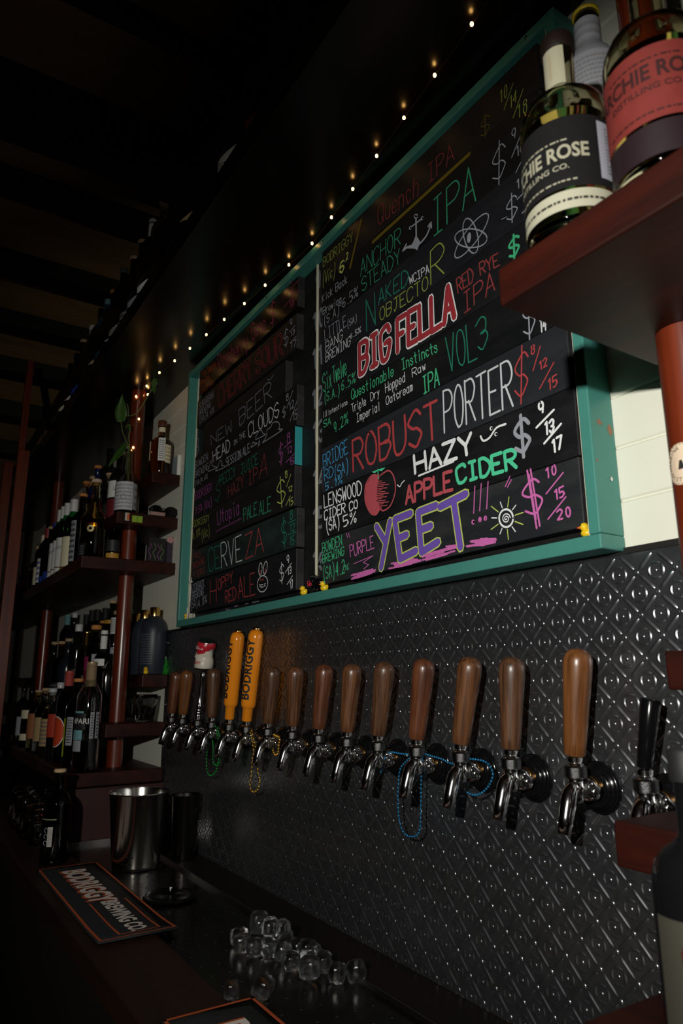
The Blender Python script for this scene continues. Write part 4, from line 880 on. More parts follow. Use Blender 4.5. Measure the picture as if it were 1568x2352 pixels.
post(-0.419, -0.165, 1.2735, 1.8110, 0.0295, 'round mahogany post with cream sticker at the right edge')
post(-0.419, -0.165, 1.8580, 1.9900, 0.0295, 'short round post behind the red-labelled bottle')
post(-0.419, -0.165, 2.0370, 2.5835, 0.0295, 'round mahogany post rising above the red-labelled bottle')
for za_, zb_, lb_ in ((1.1155,1.2265,'lowest piece'),(1.2735,1.8155,'tall lower piece'),(1.8625,1.9945,'short middle piece'),(2.0415,2.5835,'upper piece')):
    post(-4.35, -0.150, za_, zb_, 0.0285, lb_+' of the distant round post beyond the far left bottles')
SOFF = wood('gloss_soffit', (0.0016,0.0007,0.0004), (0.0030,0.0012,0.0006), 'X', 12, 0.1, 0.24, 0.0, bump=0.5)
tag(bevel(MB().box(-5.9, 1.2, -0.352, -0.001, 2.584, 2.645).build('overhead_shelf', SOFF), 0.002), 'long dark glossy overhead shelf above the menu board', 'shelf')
rail = tag(bevel(MB().box(-5.9, 1.2, -0.3525, -0.3455, 2.692, 2.777).build('guard_rail', DARKWOOD), 0.003), 'dark timber guard rail along the front of the overhead shelf', 'rail')
for k in range(8): MB().box(-5.6+k*0.92, -5.57+k*0.92, -0.3545, -0.3526, 2.60, 2.775).build('rail_bracket', DARKWOOD, rail)
# pale panel on the wall beside the amber bottle; rough uprights far left
gp = tag(MB().box(-2.735, -2.626, -0.012, -0.0005, 2.2165, 2.30).build('wall_panel', mat('blue_grey_card', (0.30,0.36,0.38), 0.6)), 'small blue-grey panel on the wall beside the amber bottle', 'panel')
MB().box(-2.6255, -2.619, -0.013, -0.0005, 2.2165, 2.30).build('white_edge', WHITEP, gp)
for x0, x1, y0, y1, lab, top in ((-3.50,-3.465,-0.495,-0.445,'rough mahogany upright at the far left edge, nearer of two',2.78),(-4.15,-4.125,-0.485,-0.435,'rough mahogany upright at the far left edge, farther of two',2.60)):
    up = bevel(MB().box(x0, x1, y0, y1, 0.8995, top-0.30 if top > 2.7 else top).build('timber_upright', MAHOGZ), 0.002)
    tag(up, lab, 'upright', 'rough uprights at far left')
    if top > 2.7: MB().box(x0, x1, y0, y1-0.022, top-0.2995, top+0.15).build('notched_top', MAHOGZ, up)

# ------------------------------------------------------------------ counter
ctr = thing('bar_counter', 'dark bar counter with timber front edge running below the taps', 'counter', (-2.0, -0.25, 0.0))
def cchild(o): o.parent = ctr; o.matrix_parent_inverse = Matrix.Translation((2.0, 0.25, 0)); return o
cchild(bevel(MB().box(-5.8, 0.9, -0.500, -0.345, 0.855, 0.899).build('timber_edge', wood('counter_timber', (0.013,0.0048,0.0022), (0.026,0.0095,0.004), 'X', 18, 0.08, 0.42, 0.0)), 0.004))
WETST = mat('wet_steel', (0.20,0.19,0.175), 0.2, 1.0, noise=0.35, nscale=25, bump=0.08)
tr = cchild(MB().box(-2.60, 0.9, -0.345, -0.115, 0.86, 0.893).build('drip_tray', WETST))
cchild(MB().box(-2.60, 0.9, -0.1148, -0.1125, 0.86, 0.902).build('tray_lip', STEEL))
cchild(MB().box(-2.60, 0.9, -0.1122, -0.0046, 0.86, 0.896).build('upstand_board', DARKWOOD))
cchild(MB().box(-5.8, -2.602, -0.345, -0.006, 0.86, 0.899).build('counter_top', DARKWOOD))
cchild(MB().box(-5.8, 0.9, -0.44, -0.38, 0.0, 0.854).build('counter_front', mat('counter_front_paint', (0.012,0.008,0.006), 0.6)))
cchild(MB().box(-2.612, -2.600, -0.33, -0.006, 0.9, 1.066).build('side_board', wood('red_side_board', (0.020,0.0018,0.0008), (0.034,0.0036,0.0016), 'Z', 20, 0.1, 0.6)))
cchild(MB().box(-2.60, -2.575, -0.345, -0.115, 0.893, 0.906).build('tray_end_lip', STEEL))
hl = MB()
for i in range(44):
    for j in range(6):
        x = -2.45+i*0.052; y = -0.325+j*0.036
        hl.lathe([(0.0035,0),(1e-5,0.0002)], 8, (x, y, 0.8932))
ho = cchild(hl.build('drain_hole', BLACKM)); ho['kind'] = 'stuff'
ho.parent = tr; ho.matrix_parent_inverse = Matrix.Translation((2.0, 0.25, 0)) if False else Matrix.Identity(4)
# ------------------------------------------------------------------ beer taps
WAL = [wood('walnut_a', (0.046,0.016,0.0065), (0.155,0.064,0.025), 'Z', 170, 0.035, 0.38, 0.15, bump=0.15),
       wood('walnut_b', (0.034,0.014,0.0065), (0.125,0.056,0.026), 'Z', 200, 0.03, 0.38, 0.15, bump=0.15),
       wood('walnut_c', (0.090,0.030,0.008), (0.205,0.078,0.023), 'Z', 110, 0.05, 0.34, 0.2, bump=0.1),
       wood('walnut_d', (0.052,0.016,0.007), (0.140,0.046,0.019), 'Z', 180, 0.03, 0.36, 0.15, bump=0.15)]
ORANGE = mat('orange_enamel', (0.78,0.245,0.012), 0.14, coat=0.5)
def RX_(a): return Matrix.Rotation(a, 4, 'X')
IN_WALL = RX_(math.pi/2)         # lathe z axis -> -y, out of the wall
def tap_body(root, flange=True):
    if flange:
        MB().lathe([(0.0365,0.0066),(0.0365,0.010),(0.033,0.013),(0.031,0.0135),(0.032,0.016),(0.029,0.0185),(0.0275,0.019),(0.0285,0.0215),(0.026,0.024),(0.020,0.0245),(0.0175,0.0245)], 32, M=IN_WALL).build('flange', BLACKP, root, auto=50)
        MB().lathe([(0.0172,0.0235),(0.0172,0.031),(0.016,0.032)], 24, M=IN_WALL).build('shank_collar', BRASS, root, auto=40)
    MB().lathe([(0.0168,0.031),(0.0172,0.034),(0.0172,0.043),(0.015,0.0445),(0.0075,0.046),(0.0075,0.053)], 24, M=IN_WALL).build('coupling_nut', CHROME, root, auto=35)
    lv = MB(); lv.lathe([(0.0095,0),(0.0095,0.004),(0.007,0.006)], 14, M=Matrix.Translation((0.0155,-0.0375,-0.002)) @ Matrix.Rotation(math.pi/2, 4, 'Y'))
    lv.tube([(0.0215,-0.0385,0.0),(0.024,-0.043,0.0045),(0.025,-0.052,0.010),(0.025,-0.0565,0.012)], [0.0052,0.0046,0.0038,0.0042], 10)
    lv.build('flow_lever', CHROME, root)
    b = MB()
    b.lathe([(0.0085,-0.016),(0.0105,-0.010),(0.0112,0.0),(0.0112,0.016)], 22, (0,-0.058,0))
    b.tube([(0,-0.056,0.009),(0,-0.065,0.004),(0,-0.0720,-0.004),(0,-0.0765,-0.015),(0,-0.0830,-0.034),(0,-0.0895,-0.0545)], [0.0082,0.0098,0.0112,0.0116,0.0104,0.0088], 18)
    b.build('spout', CHROME, root)
    MB().lathe([(0.0125,0.016),(0.0158,0.018),(0.0158,0.031),(0.0140,0.033)], 30, (0,-0.056,0)).build('bonnet_ring', KNURL, root, auto=35)
    MB().lathe([(0.0140,0.0325),(0.010,0.036),(0.0085,0.0365),(0.0104,0.038),(0.0104,0.044),(0.008,0.045),(0.0060,0.0455),(0.0092,0.058)], 26, (0,-0.056,0)).build('ferrule', CHROME, root, auto=35)
def at_handle(tilt, lean):       # frame sitting on the ferrule
    return Matrix.Translation((0,-0.056,0.0465)) @ Matrix.Rotation(tilt, 4, 'Y') @ Matrix.Rotation(lean, 4, 'X')
def wood_handle(root, m, L, tilt, lean, k=1.0):
    pr = [(0.0140,0.0),(0.0152,0.0012),(0.0162,0.018),(0.0180,0.062),(0.0203,0.108),(0.0210,0.124),(0.0205,0.134),(0.0180,0.1415),(0.0125,0.1465),(0.006,0.149),(1e-5,0.1497)]
    s = L/0.1497
    o = MB().lathe([(r*k, z*s) for r, z in pr], 32).build('handle', m, root)
    o.matrix_local = at_handle(tilt, lean); return o
tx = [-0.7151,-0.8396,-0.9560,-1.0760,-1.1990,-1.3125,-1.4305,-1.556,-1.6865,-1.8147,-1.9311,-2.0604,-2.174,-2.3104,-2.4165]
lean_x = [0.019,0.0134,0.0348,0.0289,0.0326,0.0222,0.0224,0.0229,0.026,0.0454,0.038,0.013,0.0609,0.0254,0.0185]
hL = [0.1504,0.1415,0.1472,0.1468,0.1448,0.1413,0.1427,0.1407,0.142,0.0,0.0,0.1435,0.0,0.1434,0.1387]
wm = [2,1,0,3,1,0,3,0,1,0,0,1,0,2,3]
DESC = ['beer tap with the largest reddish wooden handle, rightmost of the wooden ones','beer tap with upright greyish walnut handle, second wooden one from the right','beer tap with leaning straight-grained walnut handle and blue beads on its shank','beer tap with walnut handle and a long blue bead loop hanging from it','beer tap with pale walnut handle at the left end of the blue beads',
 'wooden-handled beer tap directly below the right part of the menu, sixth from right','wooden-handled beer tap, seventh from the right end of the row','wooden-handled beer tap, second to the right of the orange pair','dark wooden-handled beer tap immediately right of the orange handles','beer tap with tall orange handle, right one of the orange pair','beer tap with tall orange handle, left one of the orange pair','honey wooden-handled beer tap between the crushed can tap and the orange handles','beer tap topped by a crushed red and white can on a chrome rod','dark wooden-handled beer tap just left of the crushed can tap','wooden-handled beer tap at the far left end of the row']
# the can-topped tap and its neighbours sit in the photo's order: wood, can, wood, wood
order = {11:11, 12:12, 13:13, 14:14}
proto = None
for i, x in enumerate(tx):
    if proto is None:
        root = thing('beer_tap', DESC[i], 'beer tap', (x, 0, 1.268), group='beer taps on the tin wall'); tap_body(root); proto = root
        base_children = list(root.children)
    else:
        root = proto.copy(); COL.objects.link(root)
        for ch in base_children: c = ch.copy(); COL.objects.link(c); c.parent = root
        root.location = (x, 0, 1.268 + (0.0 if i < 9 else -0.001)); root['label'] = DESC[i]
    L = hL[i]
    if L:
        lx = lean_x[i]*1.0
        wood_handle(root, WAL[wm[i]], L, math.atan2(lx, L), math.radians(random.uniform(-2, 2)))
    elif i in (9, 10):
        tl = math.atan2(lean_x[i]*0.9, 0.255); F = at_handle(tl, math.radians(-1))
        h = MB().lathe([(0.0125,0),(0.0140,0.002),(0.0146,0.034),(0.0165,0.036),(0.0195,0.040),(0.0202,0.048),(0.0208,0.222),(0.0200,0.232),(0.0165,0.241),(0.0100,0.244),(1e-5,0.2445)], 36).build('handle', ORANGE, root); h.matrix_local = F
        g = MB().lathe([(0.0100,0.2435),(0.0115,0.2455),(0.0110,0.250),(0.0065,0.2535),(1e-5,0.2545)], 24).build('gold_finial', GOLD, h)
        vs, fs = fontmesh('BODRIGGY', 0.030, 0.0010, 0, 1.04, ('y', 0.003))
        ph0 = 0.55 if i == 9 else 0.02
        out = []
        for px, py, _ in vs:      # reads upward, wrapped round the handle
            a = ph0 + (-py)/0.0209*1.12; out.append(((0.0211)*math.sin(a), -0.0211*math.cos(a), 0.138+px*1.03))
        MB().add(out, fs).build('black_lettering', INK, h)
    else:
        tl = math.atan2(lean_x[i]*0.8, 0.238); F = at_handle(tl, 0)
        rod = MB().lathe([(0.0085,0),(0.0085,0.003),(0.0068,0.005),(0.0085,0.007),(0.0085,0.011),(0.0068,0.013),(0.0085,0.015),(0.0085,0.019),(0.0068,0.021),(0.0085,0.024),(0.0085,0.034),(0.0062,0.037),(0.0060,0.115),(0.0085,0.118),(0.0085,0.130),(0.006,0.133),(0.006,0.145)], 20).build('rod', CHROME, root); rod.matrix_local = F
        # crushed can: red above, white below, silver rims
        cn = 36; prof = [(0.020,0.143),(0.0265,0.1455),(0.0285,0.150),(0.0295,0.158),(0.0290,0.168),(0.0270,0.176),(0.0262,0.182),(0.0285,0.187),(0.0272,0.193),(0.0258,0.200),(0.0285,0.206),(0.0290,0.216),(0.0285,0.226),(0.0245,0.2315),(0.0250,0.2345),(0.0225,0.2345),(0.0215,0.231),(1e-5,0.231)]
        vs = []; fs = []; mi = []
        for r, z in prof:
            for j in range(cn):
                a = 2*math.pi*j/cn; kx = (z-0.19)/0.05
                cr = 1 + 0.07*math.sin(3*a+z*140)*max(0, 1-abs(kx)) ; dz = 0.004*math.sin(a+1.0)*max(0, 1-abs(kx))*2
                vs.append((r*cr*math.cos(a)+0.006*(kx if kx > 0 else 0)-0.004*math.exp(-kx*kx*6), r*cr*math.sin(a), z+dz+max(0, kx)*0.006*-math.cos(a)))
        for q in range(len(prof)-1):
            for j in range(cn):
                j2 = (j+1) % cn; fs.append((q*cn+j, q*cn+j2, (q+1)*cn+j2, (q+1)*cn+j))
                zz_ = (prof[q][1]+prof[q+1][1])/2; wav = 0.1985+0.006*math.sin(2*math.pi*j/cn*2+0.6)
                mi.append(2 if (zz_ < 0.152 or zz_ > 0.229) else (1 if zz_ > wav else 0))
        me_ = MB(); me_.v = vs; me_.f = fs; me_.mi = mi; me_.sm = [True]*len(fs)
        can = me_.build('crushed_can', [mat('can_white', (0.62,0.58,0.48), 0.35), mat('can_red', (0.50,0.02,0.035), 0.3), STEEL], root); can.matrix_local = F
        lt = MB()
        for tx_, zc, sz, m_, dr in (('ADDYS', 0.2115, 0.0125, 0, 0.0306), ('LIGHT', 0.166, 0.0125, 1, 0.0304)):
            vs2, fs2 = fontmesh(tx_, sz, 0.0003, cut=('x', 0.003))
            lt.add([((dr)*math.sin(0.22+px/0.029), -dr*math.cos(0.22+px/0.029), zc+py) for px, py, _ in vs2], fs2, m_)
        lt.build('can_lettering', [WHITEP, mat('can_red', (0,0,0))], can)
# the short black-handled tap by the right shelf
root = proto.copy(); COL.objects.link(root); root.location = (-0.604, 0, 1.262); root['label'] = 'beer tap with short black handle and brass body below the right shelf end'
for ch in base_children: c = ch.copy(); COL.objects.link(c); c.parent = root
bh = MB().lathe([(0.0088,0),(0.0095,0.002),(0.0112,0.040),(0.0130,0.086),(0.0118,0.088),(1e-5,0.0885)], 26).build('handle', BLACKP, root, auto=40); bh.matrix_local = at_handle(0.20, -0.04)

# ------------------------------------------------------------------ strings of party beads
def beads(name, path, r, m, label, closed=False, gap=1.5):
    pts = spl(path, 8, closed); mb = MB(); acc = 0; mb.tube(pts, r*0.22, 5)
    for a, b in zip(pts[:-1], pts[1:]):
        d = (b-a).length; t = acc
        while t < d: mb.ball(tuple(a.lerp(b, t/d)), r, 8, 5); t += r*2*gap
        acc = t-d
    o = mb.build(name, m); return tag(o, label, 'beads', 'bead strings hung on the taps')
BG = mat('green_bead', (0.01,0.32,0.04), 0.2, 0.55); BO = mat('gold_bead', (0.75,0.42,0.05), 0.2, 0.8); BB = mat('blue_bead', (0.02,0.20,0.42), 0.2, 0.6)
def P3(l, y): return [(a, y if not isinstance(y, list) else y[i], z) for i, (a, z) in enumerate(l)]
beads('bead_necklace', P3([(-2.073,1.295),(-2.085,1.260),(-2.103,1.205),(-2.103,1.175),(-2.089,1.151),(-2.061,1.149),(-2.031,1.163),(-2.014,1.191),(-2.012,1.235),(-2.046,1.292)], -0.050), 0.0026, BG, 'green bead string, longer outer loop, under the taps left of the orange handles', gap=1.9)
beads('bead_necklace', P3([(-2.078,1.291),(-2.066,1.217),(-2.066,1.19),(-2.049,1.18),(-2.017,1.187),(-2.004,1.23),(-2.042,1.291)], -0.046), 0.0026, BG, 'green bead string, shorter inner loop, under the taps left of the orange handles', gap=1.9)
beads('bead_necklace', P3([(-1.803,1.292),(-1.776,1.243),(-1.782,1.218),(-1.785,1.184),(-1.793,1.159),(-1.789,1.144),(-1.771,1.138),(-1.744,1.149),(-1.735,1.169),(-1.747,1.191),(-1.753,1.221),(-1.765,1.250),(-1.795,1.297)], -0.052), 0.0030, BO, 'long gold bead loop dangling below the right orange handle', gap=1.9)
beads('bead_necklace', P3([(-1.700,1.255),(-1.735,1.276),(-1.722,1.284),(-1.708,1.287),(-1.690,1.2885),(-1.668,1.284),(-1.645,1.280),(-1.648,1.262),(-1.652,1.243),(-1.668,1.238),(-1.682,1.250)], -0.044), 0.0031, BO, 'gold bead bunch tangled round the shank right of the orange handles', gap=1.2)
beads('bead_necklace', P3([(-1.206,1.243),(-1.201,1.255),(-1.190,1.272),(-1.172,1.2825),(-1.140,1.2825),(-1.110,1.284),(-1.085,1.288),(-1.066,1.288),(-1.048,1.286),(-1.018,1.283),(-0.996,1.278),(-0.975,1.281),(-0.957,1.288),(-0.930,1.290),(-0.905,1.287),(-0.892,1.273),(-0.900,1.255),(-0.918,1.240),(-0.939,1.233),(-0.960,1.236)], -0.046), 0.0021, BB, 'blue bead strand draped across four tap shanks', gap=1.45)
beads('bead_necklace', P3([(-1.090,1.286),(-1.120,1.270),(-1.138,1.254),(-1.145,1.226),(-1.147,1.203),(-1.145,1.166),(-1.131,1.144),(-1.107,1.141),(-1.085,1.153),(-1.079,1.186),(-1.075,1.241),(-1.068,1.286)], -0.049), 0.0021, BB, 'long blue bead loop hanging below the fourth wooden handle from the right', gap=1.7)

# ------------------------------------------------------------------ little figures on the frame ledge
LEDGE = fz0+FT+0.0003
def duck(x, y, z, s, rot, label):
    t = thing('rubber_duck', label, 'toy duck', (x, y, z), (0, 0, rot), 'tiny yellow rubber ducks')
    b = MB(); n, m = 14, 8
    vs = []; fs = []
    for j in range(m+1):
        th = math.pi*j/m
        for i in range(n):
            a = 2*math.pi*i/n; X = 0.0105*math.sin(th)*math.cos(a); Y = 0.0080*math.sin(th)*math.sin(a); Z = 0.0068-0.0068*math.cos(th)
            if X > 0.003: Z += (X-0.003)*0.85*(Z/0.0136); Y *= 1-(X-0.003)*70*(1 if X < 0.0105 else 1)*0.9
            vs.append((X, Y, max(0.0004, Z)))
    for j in range(m):
        for i in range(n): i2 = (i+1) % n; fs.append((j*n+i, j*n+i2, (j+1)*n+i2, (j+1)*n+i))
    b.add([tuple(c*s for c in v) for v in vs], fs, 0, True)
    b.ball((-0.0045*s, 0, 0.0165*s), 0.0066*s, 14, 9)
    b.build('body', YELLOW, t)
    k = MB(); k.ball((-0.0118*s, 0, 0.0158*s), 0.0030*s, 8, 6, sc=(1.25,1.1,0.55)); k.build('beak', ORANGEB, t)
    for sy in (-1, 1): e = MB(); e.ball((-0.0086*s, sy*0.0042*s, 0.0188*s), 0.0013*s, 8, 5); e.build('eye', INK, t)
    return t
duck(-0.672, -0.040, LEDGE, 1.0, 0.5, 'yellow rubber duck at the bottom right corner of the teal frame')
duck(-1.427, -0.044, LEDGE, 1.05, 0.45, 'yellow rubber duck on the frame ledge right of the black toy')
duck(-1.526, -0.044, LEDGE, 1.05, 0.3, 'yellow rubber duck on the frame ledge left of the black toy')
duck(-2.358, -0.040, LEDGE, 0.95, 0.3, 'yellow rubber duck in the bottom left corner of the teal frame')
duck(-2.628, -0.088, 1.4435, 1.15, 2.6, 'yellow rubber duck before the big dark blue bottle')
bt = thing('toy_beast', 'small black spiky toy animal with red mark between two ducks', 'toy', (-1.478, -0.036, LEDGE), (0,0,0.4))
tb = MB(); tb.ball((0.008,0,0.027), 0.012, 12, 8, sc=(1.25,0.85,0.95)); tb.ball((-0.011,-0.001,0.031), 0.008, 10, 7)
for lx, ly in ((-0.002,-0.006),(-0.002,0.006),(0.016,-0.006),(0.016,0.006)): tb.tube([(lx,ly,0.022),(lx*1.05,ly,0.010),(lx*1.05-0.001,ly,0.0008)], [0.0042,0.003,0.0034], 8)
tb.tube([(0.020,0,0.030),(0.027,0,0.034),(0.031,0,0.029)], [0.003,0.002,0.001], 6)
for k in range(7): a = -0.9+k*0.3; tb.tube([(-0.012,math.sin(a)*0.006,0.036),(-0.013+0.002*k,math.sin(a)*0.013,0.050-abs(a)*0.006)], [0.0022,0.0004], 6)
tb.build('body', BLACKP, bt)
rm = MB()
for cx_, cz_, rr in ((-0.0165,0.027,0.0045),(-0.012,0.0225,0.0035),(-0.017,0.021,0.003)): rm.tube([(cx_+rr*math.cos(a*0.7), -0.0088-0.001*(a % 2), cz_+rr*math.sin(a*0.7)) for a in range(10)], 0.0009, 6)
rm.build('red_mark', mat('toy_red', (0.55,0.03,0.05), 0.35), bt)
gt = thing('toy_giraffe', 'small long-necked cream toy animal in the bottom left of the frame', 'toy', (-2.335, -0.0385, LEDGE), (0,0,0.3))
g = MB(); g.ball((0.006,0,0.046), 0.014, 12, 8, sc=(1.2,0.7,1.0))
for lx, ly in ((-0.005,-0.005),(-0.005,0.005),(0.018,-0.005),(0.018,0.005)): g.tube([(lx,ly,0.040),(lx+0.001,ly,0.020),(lx,ly,0.001)], [0.0052,0.0034,0.0040], 8)
g.tube([(0.002,0,0.052),(-0.001,0,0.075),(0.001,0,0.105),(0.002,0,0.122)], [0.009,0.006,0.0048,0.0046], 10); g.ball((-0.002,0,0.128), 0.0062, 10, 7, sc=(1.6,0.8,0.9))
for sy in (-1, 1): g.tube([(0.003,sy*0.002,0.131),(0.005,sy*0.003,0.143)], [0.0016,0.0012], 6)
g.build('body', mat('toy_cream', (0.60,0.58,0.50), 0.4), gt)

# ------------------------------------------------------------------ fairy lights
LAMP = mat('warm_bulb', (1,0.7,0.35), 0.3, emit=(1.0,0.52,0.14), es=18.0)
fl = thing('fairy_light_string', 'string of warm fairy lights under the overhead shelf and round the left post', 'fairy lights', (-1.5, -0.1, 2.57))
BUL = [(-0.743,-0.147,2.569),(-0.865,-0.132,2.570),(-0.981,-0.119,2.568),(-1.102,-0.104,2.568),(-1.220,-0.091,2.566),(-1.339,-0.078,2.567),(-1.462,-0.064,2.568),(-1.587,-0.068,2.570),(-1.705,-0.084,2.561),(-1.832,-0.093,2.560),(-1.944,-0.112,2.552),(-2.075,-0.121,2.554),(-2.200,-0.132,2.554),(-2.326,-0.143,2.555),(-2.459,-0.156,2.557),(-2.627,-0.153,2.565)]
path = [(-0.50,-0.175,2.571),(-0.62,-0.161,2.571)]
for a, b in zip(BUL[:-1], BUL[1:]): path += [a, tuple((Vector(a)+Vector(b))/2+Vector((0,0,-0.002)))]
path.append(BUL[-1])
PO = [(-2.7130,-0.1620,2.551),(-2.7700,-0.1720,2.516),(-2.7080,-0.1640,2.340),(-2.7120,-0.1630,2.235),(-2.7700,-0.1750,2.160),(-2.7300,-0.2440,2.033)]
def coil():
    out = []; z = 2.555
    for k in range(70):
        a = k*0.42-0.5; out.append((-2.745+0.0312*math.cos(a), -0.150-0.0312*math.sin(a+0.0), 2.556-k*0.0072))
    return out
path2 = coil()
wr = MB(); wr.tube(spl(path, 3)+[Vector((-2.70,-0.160,2.556))], 0.0009, 5, cap=False); wr.tube([Vector(p) for p in path2], 0.0009, 5, cap=False)
wr.tube([path2[-1], (-2.735,-0.190,2.046), (-2.80,-0.2370,2.0445), (-2.985,-0.238,2.0445)], 0.0009, 5)
wo = wr.build('wire', mat('copper_wire', (0.16,0.08,0.03), 0.4, 0.6)); wo.parent = fl; wo.matrix_parent_inverse = Matrix.Translation((1.5,0.1,-2.57))
bm_ = MB(); bm_.ball((0,0,0), 0.0034, 10, 7, sc=(1,1,1.35)); b0 = bm_.build('bulb', LAMP)
pb = [(-2.716,-0.168,2.549),(-2.716,-0.121,2.568),(-2.716,-0.151,2.455),(-2.7175,-0.1655,2.331)]
for i, p in enumerate(BUL+pb+[(-2.985,-0.2395,2.047)]):
    o = b0 if i == 0 else b0.copy()
    if i: COL.objects.link(o)
    o.parent = fl; o.location = Vector(p)-Vector((-1.5,-0.1,2.57))
# ------------------------------------------------------------------ bottles
# body profiles in (fraction of body radius, fraction of height); neck handled by the last pairs
SH = {'spirit': [(0.0,0.0),(0.90,0.0),(0.99,0.012),(1,0.03),(1,0.60),(0.97,0.645),(0.82,0.70),(0.55,0.745),(0.38,0.775),(0.34,0.80),(0.33,0.93),(0.37,0.935),(0.37,0.955),(0.33,0.96)],
 'tall': [(0.0,0.0),(0.90,0.0),(0.99,0.012),(1,0.03),(1,0.66),(0.94,0.70),(0.72,0.755),(0.48,0.80),(0.40,0.84),(0.38,0.94),(0.42,0.945),(0.42,0.965),(0.38,0.97)],
 'squat': [(0.0,0.0),(0.92,0.0),(1,0.02),(1,0.48),(0.98,0.53),(0.86,0.575),(0.62,0.61),(0.45,0.66),(0.36,0.75),(0.30,0.87),(0.30,0.93),(0.36,0.935),(0.36,0.955),(0.30,0.96)],
 'round': [(0.0,0.0),(0.94,0.0),(1,0.02),(1,0.54),(0.97,0.585),(0.87,0.63),(0.68,0.665),(0.45,0.69),(0.355,0.71),(0.335,0.73),(0.335,0.92),(0.36,0.925),(0.36,0.94)],
 'slope': [(0.0,0.0),(0.92,0.0),(1,0.02),(1,0.46),(0.97,0.52),(0.84,0.575),(0.64,0.625),(0.53,0.66),(0.48,0.71),(0.37,0.93),(0.36,0.96),(0.42,0.965),(0.42,0.995),(0.36,1.0)],
 'jug': [(0.0,0.0),(0.94,0.0),(1,0.02),(1,0.60),(0.98,0.67),(0.90,0.73),(0.74,0.79),(0.52,0.84),(0.38,0.865),(0.33,0.88),(0.33,0.90)],
 'cylinder': [(0.0,0.0),(0.95,0.0),(1,0.012),(1,0.70),(0.98,0.74),(0.88,0.765),(0.60,0.785),(0.42,0.80),(0.40,0.82),(0.40,0.95)]}
def patch(mb, r, a0, a1, z0_, z1_, mi=0, n=14):
    vs = []
    for i in range(n+1):
        a = a0+(a1-a0)*i/n
        for z in (z0_, z1_): vs.append((r*math.sin(a), -r*math.cos(a), z))
    mb.add(vs, [(2*i, 2*i+2, 2*i+3, 2*i+1) for i in range(n)], mi, True)
def cyl_font(mb, text, size, r, a_c, z_c, mi=0, bold=0.0, squeeze=1.0, up=0.0):
    vs, fs = fontmesh(text, size, bold, cut=('x', 0.004))
    mb.add([(r*math.sin(a_c+x*squeeze/r), -r*math.cos(a_c+x*squeeze/r), z_c+y+up*x) for x, y, _ in vs], fs, mi)
def fine_print(mb, r, a0, a1, z0_, z1_, rows, mi, seed=0):
    rr = random.Random(seed); h = (z1_-z0_)/rows
    for k in range(rows):
        a = a0+0.02; z = z0_+h*(k+0.25)
        while a < a1-0.03:
            w_ = rr.uniform(0.04, 0.13); patch(mb, r, a, min(a1, a+w_), z, z+h*0.45, mi, 2); a += w_+rr.uniform(0.02, 0.05)
D = math.radians
def bottle(label, x, y, z, r, h, shape, gm, cap=('cork', CORK), labels=(), group=None, name='bottle', cat='bottle', rot=0.0, seg=28, liquid=None, hollow=False):
    """labels: (z0, z1, a0, a1, material, [text, size, colour] or None) with angles in degrees from the front"""
    t = thing(name, label, cat, (x, y, z), (0, 0, rot), group)
    pr = SH[shape]; gb_ = MB().lathe([(max(1e-5, fr*r), fz*h) for fr, fz in pr], seg)
    if hollow: gb_.lathe([(max(1e-5, fr*r-0.0028), max(0.006, fz*h-0.001)) for fr, fz in reversed(pr)], seg)
    b = gb_.build('glass', gm, t)
    top = pr[-1][1]*h; nr = pr[-1][0]*r
    if liquid:
        lm, lf = liquid; q = [(fr*r*0.93, max(0.004, fz*h)) for fr, fz in pr[1:] if fz <= lf] ; q = [(1e-5, 0.004)]+q+[(q[-1][0], lf*h), (1e-5, lf*h)]
        MB().lathe(q, seg).build('drink', lm, t)
    kind, cm_ = cap
    if kind == 'cork':
        c = MB().lathe([(nr*0.8, top-0.012),(nr*0.82, top),(nr*1.35, top+0.0005),(nr*1.4, top+0.003),(nr*1.4, h-top+top-0.002),(nr*1.25, h)], 18).build('stopper', cm_, t)
    elif kind == 'cap':
        MB().lathe([(nr*1.12, top-0.012),(nr*1.14, top-0.01),(nr*1.14, h-0.002),(nr*1.02, h),(1e-5, h)], 18).build('cap', cm_, t, auto=50)
    elif kind == 'foil':
        MB().lathe([(nr*1.06, top-0.075),(nr*1.10, top-0.074),(nr*1.12, top),(nr*1.16, top+0.001),(nr*1.16, h-0.002),(nr*1.0, h),(1e-5, h)], 18).build('capsule', cm_, t, auto=50)
    for k, (z0_, z1_, a0, a1, lm, txt) in enumerate(labels):
        rr_ = r+0.0005+0.0002*k
        zm_ = z0_+(z1_-z0_)*0.3; rz = [(fz*h, f*r) for f, fz in pr]
        for (za, ra), (zb, rb) in zip(rz[:-1], rz[1:]):
            if za <= zm_ <= zb and zb > za: rr_ = ra+(rb-ra)*(zm_-za)/(zb-za)+0.0007+0.0002*k
        m_ = MB(); patch(m_, rr_, D(a0), D(a1), z0_, z1_, 0); lo_ = m_.build('label', lm, t)
        if txt:
            tm = MB()
            if txt[0] == '~': fine_print(tm, rr_+0.0004, D(a0+4), D(a1-4), z0_+0.006, z1_-0.006, txt[1], 0, k)
            else: cyl_font(tm, txt[0], txt[1], rr_+0.0004, D(txt[3] if len(txt) > 3 else (a0+a1)/2), txt[4] if len(txt) > 4 else (z0_+z1_)/2, 0, 0.0002)
            tm.build('label_print', txt[2], lo_)
    return t
BLUEL = mat('blue_label', (0.02,0.05,0.28), 0.5); TEALL = mat('pale_teal_label', (0.16,0.34,0.36), 0.55); REDL = mat('red_label', (0.45,0.035,0.02), 0.5); LIME = mat('lime_label', (0.42,0.46,0.015), 0.5)
